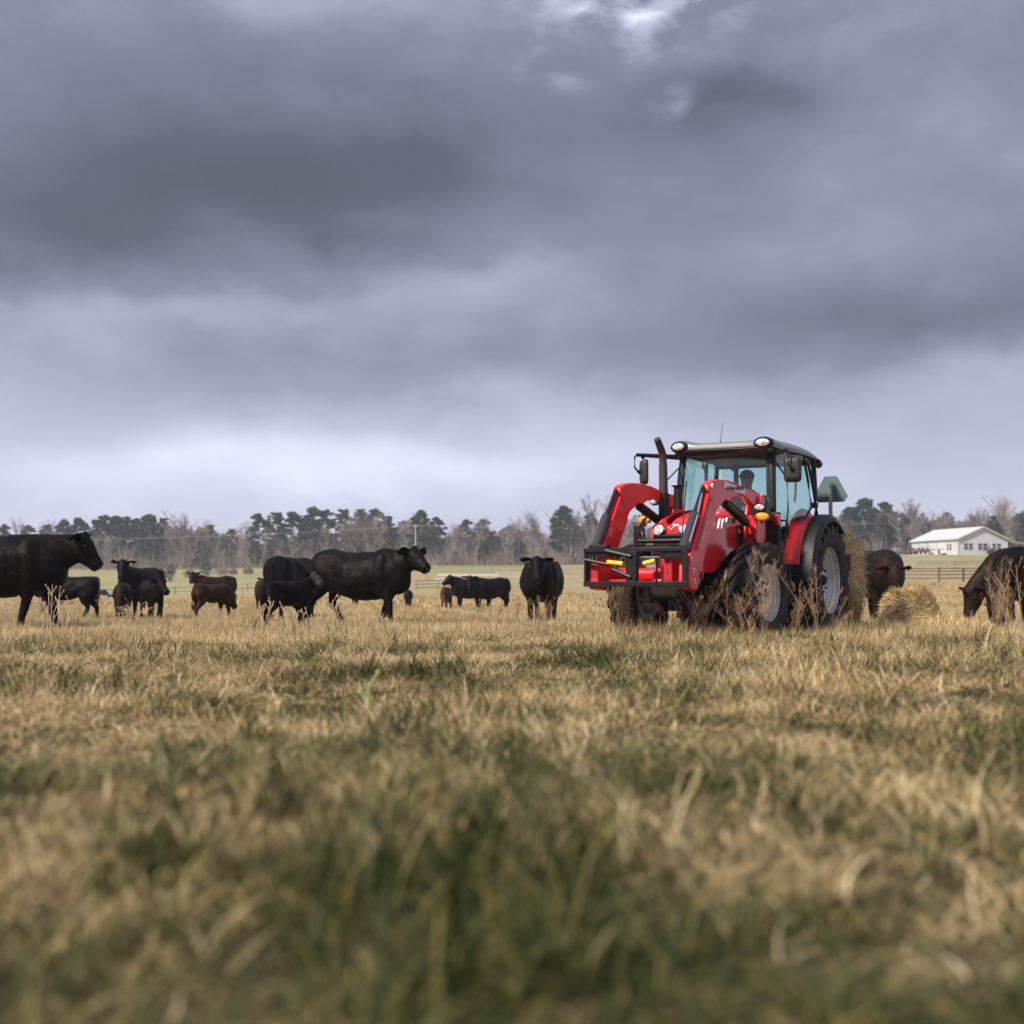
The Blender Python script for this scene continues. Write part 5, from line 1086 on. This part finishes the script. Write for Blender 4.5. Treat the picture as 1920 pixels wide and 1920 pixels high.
# slow vehicle triangle on its post, hitch
svc=mat('back of sign panel',(.075,.13,.13),.6)
tri=[(-.18,0),(.18,0),(.235,.075),(.085,.35),(-.085,.35),(-.235,.075)]
o=MB().prism([(.645+a,1.80+b) for a,b in tri],-1.005,-.998,ax=0).build('warning_triangle',svc,T,smooth=0)
MB().box((-.985,.645,1.60),(.02,.05,.85)).build('triangle_post',mat('galvanised post',(.35,.37,.36),.5),T)
MB().box((-.98,.58,1.88),(.01,.13,.012)).build('reflective_edge',mat('yellow green tape',(.35,.45,.08),.4),T,smooth=0)
h_=MB(); h_.box((-.7,0,.80),(.5,.8,.10)).box((-.9,0,.6),(.08,.9,.08)); 
for y in(-.4,.4): h_.bar((-.3,y,.5),(-1.0,y,.48),.07,.05); h_.bar((-.4,y,1.0),(-.95,y,.55),.04,.04)
h_.bar((-.95,0,.45),(-.95,0,1.2),.08,.08); h_.bar((-.95,.66,1.2),(-.95,-.1,1.2),.05,.05); h_.build('rear_hitch',BLKM,T,bevel=.008)
MB().tube([(-.9,0,.78),(-2.3,0,.72)],[.03,.012],8).build('bale_spear',BLKM,T)
MB().box((-.92,.88,.98),(.04,.10,.22)).box((-.92,.70,.95),(.04,.4,.05)).build('tail_lamp_bracket',mat('dull red reflector',(.16,.05,.04),.5),T,bevel=.006)
# ------------------------------------------------------------------ driver (separate thing, seated in the cab)
def remesh(b,vox,it=4):
    me=b.mesh('tmp'); import bmesh
    bm=bmesh.new(); bm.from_mesh(me); bmesh.ops.recalc_face_normals(bm,faces=bm.faces); bm.to_mesh(me); bm.free()
    o=bpy.data.objects.new('tmp',me); COL.objects.link(o); m=o.modifiers.new('r','REMESH'); m.mode='VOXEL'; m.voxel_size=vox; m=o.modifiers.new('s','SMOOTH'); m.factor=.5; m.iterations=it
    dg=bpy.context.evaluated_depsgraph_get(); res=bpy.data.meshes.new_from_object(o.evaluated_get(dg)); bpy.data.objects.remove(o)
    res.polygons.foreach_set('use_smooth',[True]*len(res.polygons)); return res
PR=empty('person'); TL=Matrix.Translation(T.location)@Matrix.Rotation(R(-119.1),4,'Z'); PR.location=(TL@Vector((.40,.0,1.375))); PR.rotation_euler=(0,0,R(-119.1)); tag(PR,'driver in a dark cap and dark jacket sitting behind the cab glass','person')
HY=R(-22); HM=Matrix.Rotation(HY,3,'Z')
b=MB(); hc=Vector((.10,.0,.66))
def hp(x,y,z): return tuple(hc+HM@Vector((x,y,z)))
b.ball(hc,(.095,.075,.11),16,12,M=HM); b.ball(hp(.02,0,-.065),(.068,.058,.065),14,10,M=HM); b.ball(hp(.10,0,-.015),(.02,.014,.024),10,8,M=HM); b.ball(hp(.085,0,-.055),(.012,.028,.010)); b.ball(hp(.075,0,-.105),(.03,.032,.022))
for s in(-1,1): b.ball(hp(-.005,s*.078,-.01),(.018,.010,.032),M=HM)
b.tube([(.05,0,.42),(.07,0,.50),(.09,0,.60)],[.075,.058,.055],12)
b.tube([(0,0,.0),(-.03,0,.18),(-.02,0,.36),(.03,0,.46)],[(.17,.12),(.17,.12),(.19,.12),(.10,.07)],16,upv=(1,0,0))
for s in(-1,1):
    b.tube([(.0,s*.17,.41),(.10,s*.23,.22),(.16,s*.24,.14)],[.058,.050,.044],10); b.tube([(.16,s*.24,.14),(.36,s*.18,.20),(.46,s*.15,.24)],[.044,.034,.027],10); b.ball((.50,s*.14,.26),(.045,.022,.04))
    for k in range(5): b.tube([(.51,s*(.125+.008*k),.245+.018*(k-2)*.8),(.55,s*(.12+.006*k),.26+.016*(k-2)),(.57,s*(.10+.006*k),.275+.016*(k-2))],[.010,.0095,.008],6)
    b.tube([(0,s*.09,.02),(.42,s*.13,.06),(.47,s*.13,.02)],[.085,.065,.055],12); b.tube([(.47,s*.13,.02),(.52,s*.13,-.35)],[.055,.04],10); b.tube([(.50,s*.13,-.38),(.66,s*.13,-.40)],[.045,.035],8)
me=remesh(b,.009,3); me.materials.append(mat('skin',(.38,.21,.15),.6)); link('body',me,PR)
b=MB(); b.tube([(0,0,-.02),(-.03,0,.18),(-.02,0,.36),(.03,0,.455),(.06,0,.50)],[(.195,.15),(.20,.15),(.22,.145),(.13,.10),(.075,.075)],18,upv=(1,0,0))
for s in(-1,1): b.tube([(.0,s*.16,.40),(.0,s*.20,.38),(.10,s*.25,.22),(.16,s*.25,.14)],[.07,.075,.066,.06],12); b.tube([(.16,s*.25,.14),(.36,s*.18,.20),(.45,s*.155,.235)],[.058,.048,.042],12)
me=remesh(b,.014,4); me.materials.append(mat('dark jacket',(.02,.025,.035),.85)); link('jacket',me,PR)
b=MB(); 
for s in(-1,1): b.tube([(-.02,s*.09,.02),(.42,s*.13,.06),(.49,s*.13,.03)],[.10,.08,.068],12); b.tube([(.47,s*.13,.04),(.53,s*.13,-.33)],[.068,.055],10)
me=remesh(b,.016,3); me.materials.append(mat('dark trousers',(.03,.035,.05),.9)); link('trousers',me,PR)
b=MB(); b.ball(hp(-.005,0,.035),(.105,.086,.085),18,12,M=HM); b.ball(hp(.115,0,.028),(.07,.062,.010),16,8,M=HM); me=remesh(b,.008,3); me.materials.append(mat('dark cap',(.02,.02,.024),.8)); link('cap',me,PR)
for s in(-1,1): MB().ball(hp(.083,s*.03,.006),.011).build('eye',EYEM,PR)
# ------------------------------------------------------------------ hay
HAYM=mat('hay straw',(.44,.32,.15),.8,col2=(.68,.53,.30),noise_scale=9,spec=.2,translucent=.15); _t=HAYM.node_tree; _g=_t.nodes.new('ShaderNodeNewGeometry'); _r=[n for n in _t.nodes if n.type=='VALTORGB'][0]; _t.links.new(_g.outputs['Random Per Island'],_r.inputs[0]); _e=_r.color_ramp.elements; _e[0].position=0; _e[0].color=(.18,.12,.05,1); _e[1].position=1; _e[1].color=(.84,.69,.43,1); _q=_e.new(.40); _q.color=(.60,.44,.20,1)
HAYD=mat('hay core',(.16,.10,.035),.95,col2=(.30,.20,.08),noise_scale=20,bump=1,bump_scale=50)
def bale():
    e=empty('hay_bale'); e.location=TL@Vector((-1.22,.16,.70)); e.location.z=max(.66,e.location.z*.97)+.0; e.rotation_euler=(0,0,R(-119.1)); r=np.random.RandomState(4)
    Rb,Lb=.66,.66
    c=MB(); rg=[]
    for y in np.linspace(-Lb,Lb,9):
        k=Rb*(1-.10*abs(y/Lb)**4); rg.append([(k*(1+.05*math.sin(5*a+y*3)+.03*math.sin(11*a))*math.cos(a),y,k*(1+.05*math.sin(5*a+y*3))*math.sin(a)) for a in np.linspace(0,2*math.pi,41)[:-1]])
    c.loft(rg); core=c.build('core',HAYD,e)
    n=15000; a=r.rand(n)*2*np.pi; y=r.uniform(-Lb,Lb,n); P=np.stack([Rb*.99*np.cos(a),y,Rb*.99*np.sin(a)],1); Nn=np.stack([np.cos(a),0*a,np.sin(a)],1); Tn=unit(np.stack([-np.sin(a),r.normal(0,.5,n),np.cos(a)],1)*np.sign(r.rand(n)-.5)[:,None])
    n2=9000; a2=r.rand(n2)*2*np.pi; q=np.sqrt(r.rand(n2))*Rb*.97; sg=np.where(r.rand(n2)<.7,1,-1.); P2=np.stack([q*np.cos(a2),sg*Lb*.99,q*np.sin(a2)],1); N2=np.stack([0*a2,sg,0*a2],1); T2=unit(np.stack([-np.sin(a2)+r.normal(0,.4,n2),0*a2,np.cos(a2)+r.normal(0,.4,n2)],1))
    V,F=strands(np.concatenate([P,P2]),np.concatenate([Tn,T2]),np.concatenate([Nn,N2]),(.07,.26),.008,r,.35,4,.25)
    n=420; a=r.rand(n)*2*np.pi; y=r.uniform(-Lb,Lb,n); P=np.stack([Rb*np.cos(a),y,Rb*np.sin(a)],1); Nn=np.stack([np.cos(a),0*a,np.sin(a)],1); V2,F2=strands(P,unit(Nn+r.normal(0,.6,(n,3))),Nn,(.15,.38),.007,r,.35,5,.4)
    link('loose_straw',npmesh('loose_straw',np.concatenate([V,V2]),F,HAYM) if False else npmesh('loose_straw',V,F,HAYM),e); link('stray_straw',npmesh('stray_straw',V2,F2,HAYM),e)
    tag(e,'ragged round hay bale carried on the back of the tractor','hay bale')
bale()
def haypile(px,D,w,h,dp,n,label,seed,sw=0,flat=0,name='hay_pile'):
    r=np.random.RandomState(seed); x=gx(px,D); e=empty(name,(x,D,tzf(x,D)))
    f=lambda u,v: h*np.clip(1-(np.abs(u)**2.2+np.abs(v)**2.2),0,1)**(.55)*(1+.18*np.sin(u*5+seed)*np.cos(v*4))+.0
    g=np.linspace(-1,1,33); U,Vv=np.meshgrid(g,g); Z=f(U,Vv)-.04; P=np.stack([U.ravel()*w/2,Vv.ravel()*dp/2,Z.ravel()],1); ix=np.arange(33*33).reshape(33,33); F=np.stack([ix[:-1,:-1].ravel(),ix[:-1,1:].ravel(),ix[1:,1:].ravel(),ix[1:,:-1].ravel()],1)
    link('core',npmesh('core',P,F,HAYD),e)
    a=r.rand(n)*2*np.pi; q=np.sqrt(r.rand(n))*1.02; u=q*np.cos(a); v=q*np.sin(a); z=f(u,v); ee=.02; nz=np.stack([-(f(u+ee,v)-z)/ee/(w/2),-(f(u,v+ee)-z)/ee/(dp/2),np.ones(n)],1); nz=unit(nz)
    P=np.stack([u*w/2,v*dp/2,z-.01],1)
    # swirl in the picture plane round the roll centre
    T_=np.stack([-(z-h*.45)+0*z, r.normal(0,.25,n)*h, u*w/2*.8],1) if sw else r.normal(0,1,(n,3)); T_=T_-nz*np.sum(T_*nz,1,keepdims=True); T_=unit(unit(T_)+r.normal(0,.35,(n,3)))
    V,F=strands(P,T_,nz,(.06,.17),.009,r,.28,4,.05); link('straw',npmesh('straw',V,F,HAYM),e); 
    tag(e,label,'hay pile')
haypile(1705,20.6,.86,.60,.8,26000,'loose golden hay mound with a swirled face, right of the tractor bale',5,sw=1)
haypile(1628,19.3,1.2,.11,.9,5000,'low scatter of loose hay behind the rear tractor wheel',6)
haypile(1745,20.0,.9,.15,.8,5000,'low skirt of hay on the right foot of the mound',7)
haypile(1812,21.0,1.3,.16,.8,6000,'flat windrow of hay under the noses of the grazing cows',8)
# ------------------------------------------------------------------ dry weeds
W1=mat('reddish dry weed',(.24,.15,.09),.85,col2=(.43,.30,.19),noise_scale=6,spec=.2); W2=mat('pale dry stem',(.42,.31,.20),.8,col2=(.55,.43,.30),noise_scale=6,spec=.2); W3=mat('blurred green stem',(.30,.36,.14),.7,col2=(.42,.46,.22),noise_scale=6)
def weed(px,D,H,kind,m,label,seed,spread=.25,lean=0,n=9):
    r=random.Random(seed); x=gx(px,D); e=empty('weed',(x,D,tzf(x,D)-.02)); st=MB(); tw=MB()
    def tri(mb,pts,r0,r1,k=4):
        mb.tube(pts,[r0+(r1-r0)*i/(len(pts)-1) for i in range(len(pts))],k)
    if kind=='fennel':
        n=max(3,int(n*.72))
        for i in range(n):
            a=r.random()*6.28; h=H*r.uniform(.55,1); sp=spread*r.uniform(.3,1.2); p=[]
            b0=Vector((r.gauss(0,.03),r.gauss(0,.03),0)); 
            for t in (0,.35,.7,1): p.append(b0+Vector((math.cos(a)*sp*1.25*t**1.5+lean*h*t+r.gauss(0,.012),math.sin(a)*sp*1.25*t**1.5,h*t*(1-.10*t*r.random()))))
            tri(st,p,.0034,.0016)
            for k in range(20):
                t=r.uniform(.25,1); q=p[0].lerp(p[3],t) if False else (p[int(t*2.99)].lerp(p[min(3,int(t*2.99)+1)],t*2.99-int(t*2.99)))
                aa=r.random()*6.28; l=H*r.uniform(.06,.16)*(1.25-t*.7); d1=Vector((math.cos(aa)*.75,math.sin(aa)*.75,1)).normalized(); e1=q+d1*l; tri(tw,[q,q+d1*l*.5+Vector((r.gauss(0,.01),0,0)),e1],.0014,.0007,3)
                for j in range(4):
                    a3=r.random()*6.28; q2=q.lerp(e1,r.uniform(.3,1)); tri(tw,[q2,q2+Vector((math.cos(a3)*.5,math.sin(a3)*.5,.9))*l*.5],.0010,.0006,3)
    elif kind=='fork':
        for i in range(n):
            a=r.random()*6.28; h=H*r.uniform(.6,1); sp=spread*r.uniform(.2,1); b0=Vector((r.gauss(0,.08),r.gauss(0,.05),0)); p=[b0+Vector((math.cos(a)*sp*t+lean*h*t,math.sin(a)*sp*t,h*t)) for t in(0,.5,1)]; tri(st,p,.006,.004,5)
            for k in range(4):
                q=p[1].lerp(p[2],r.uniform(.1,1)); aa=r.random()*6.28; d1=Vector((math.cos(aa)*.6,math.sin(aa)*.3,1)); l=H*r.uniform(.1,.2); tri(tw,[q,q+d1*l*.6,q+d1*l],.0035,.003,4); tw.ball(q+d1*l,(.008,.008,.014),6,4)
    elif kind=='rosette':
        c=Vector((0,0,H*.4)); tri(st,[Vector((0,0,0)),c],.008,.006,5)
        for i in range(n*5):
            a=r.random()*6.28; el2=r.uniform(-.3,1.2); d1=Vector((math.cos(a)*math.cos(el2),math.sin(a)*math.cos(el2),math.sin(el2))); l=spread*r.uniform(.5,1.3); tri(tw,[c,c+d1*l*.5+Vector((0,0,.04)),c+d1*l*.9,c+d1*l+Vector((0,0,-.05))],.0032,.0018,3)
    st.build('stem',m,e,fix=False); tw.build('twigs',m,e,fix=False); tag(e,label,'weed','dry weeds standing in the grass')
WL=[(1166,15.9,1.02,'fennel',W1,'feathery reddish weed rising in front of the left end of the tractor\'s black frame',.16,0,16),
(1290,15.8,.62,'fennel',W1,'low tangled weed below the tractor loader, left of the tall clumps',.42,0,11),
(1318,15.4,.86,'fennel',W1,'leaning weed clump in front of the red hood side',.26,.10,12),
(1362,15.6,.68,'fennel',W1,'dense reddish weed clump left of the tractor\'s front wheel',.24,.06,13),
(1400,15.2,.52,'fennel',W1,'short weed clump at the foot of the front wheel tread',.26,-.08,9),
(1432,15.3,1.12,'fennel',W1,'tallest single weed, crossing the near front tractor wheel',.12,0,9),
(1484,15.8,.70,'fennel',W1,'thin weed between the front and rear tractor wheels',.16,.05,6),
(1528,15.8,.92,'fennel',W1,'arching weed in front of the rear tractor wheel',.34,.06,8),
(1560,16.0,.55,'fennel',W1,'low sparse weed before the rear wheel rim',.2,.1,4),
(1013,22.5,.66,'fennel',W1,'bushy weed at the legs of the cow facing the camera',.26,0,13),
(965,27,.52,'fennel',W1,'small brown weed left of the cow facing the camera',.15,0,8),(1082,20.5,.52,'fennel',W1,'thin weed group between the facing cow and the tractor',.3,0,4),
(1128,17.5,.46,'fennel',W1,'low weed left of the tractor\'s front tyre',.25,-.15,4),
(1862,19.0,1.10,'fennel',W1,'tall weed veiling the two grazing heads at the right',.16,.03,11),(1884,18.6,.95,'fennel',W1,'thick weed right beside the tall one at the grazing heads',.20,0,9),
(1910,17.6,1.0,'fork',W1,'forked brown weed at the right picture edge',.34,.06,5),(1836,14.2,.50,'fennel',W1,'short weed under the nose of the grazing brown cow',.2,-.1,4),
(820,19.5,.42,'fork',W1,'thin twiggy weed below the little brown calf',.2,0,3),(900,16.5,.44,'fork',W1,'sparse twig weed below the far heifers',.2,0,3),(790,17.5,.50,'fork',W1,'twiggy weed right of the big cow\'s front feet',.22,0,4),(560,15,.36,'fork',W1,'dark twig weed in the grass below the weaned calf',.2,.1,3),
(470,16.5,.50,'fork',W1,'thin reddish twig weed between brown calf and black calf',.2,.1,3),
(12,17.5,.50,'fork',W2,'pale forked stems at the left picture edge',.28,0,6),(78,16.8,.60,'fork',W2,'pale stem with a notched tip under the leftmost cow\'s chest',.05,-.08,2),(98,16.6,.74,'fork',W2,'tallest pale forked stem under the leftmost cow\'s neck',.05,0,2),
(112,16.6,.60,'fork',W2,'pale branching stem right of the tallest pale stem',.10,.14,4),(252,18.5,.62,'rosette',W2,'dry curly weed with drooping arms before the cow with calves',.30,0,8),
(497,18.2,.52,'fork',W2,'pale thin stem at the weaned calf\'s tail',.06,.05,3),(543,18.4,.52,'fork',W2,'pair of straight pale stems before the weaned calf\'s belly',.06,0,3),(585,18.2,.42,'fork',W2,'pale forked twig at the weaned calf\'s chest',.22,.1,4),(613,18.0,.40,'fork',W2,'low pale forks between the big cow\'s hind legs',.16,0,5),
(634,18.0,.55,'fork',W2,'short pale stems under the big cow\'s belly',.12,.1,3),(712,18.2,.56,'rosette',W2,'curled pale weed before the big cow\'s front legs',.16,0,3),
(408,24,.45,'fork',W2,'straight pale stems before the flank of the brown calf',.08,.05,5),(640,6.0,.36,'fork',W3,'blurred green forked stem near the camera over the big cow\'s flank',.03,.17,1),
(1440,14.2,.3,'fork',W1,'little twig in the grass below the front wheel',.2,0,2)]
for i,(px,D,H,k,m,lb,sp,ln,n) in enumerate(WL): weed(px,D,H,k,m,lb,100+i,sp,ln,n)
# ------------------------------------------------------------------ haze
hz=MB().box((0,370,22.5),(900,820,50)); 
hm=bpy.data.materials.new('haze'); hm.use_nodes=True; t=hm.node_tree; t.nodes.clear(); o=t.nodes.new('ShaderNodeOutputMaterial'); pv=t.nodes.new('ShaderNodeVolumePrincipled')
pv.inputs['Color'].default_value=(.82,.87,.98,1); pv.inputs['Density'].default_value=.00042; pv.inputs['Anisotropy'].default_value=.2; t.links.new(pv.outputs[0],o.inputs['Volume'])
hz=hz.build('haze',hm,smooth=0); tag(hz,'thin blue grey haze over the whole pasture','haze',kind='stuff')
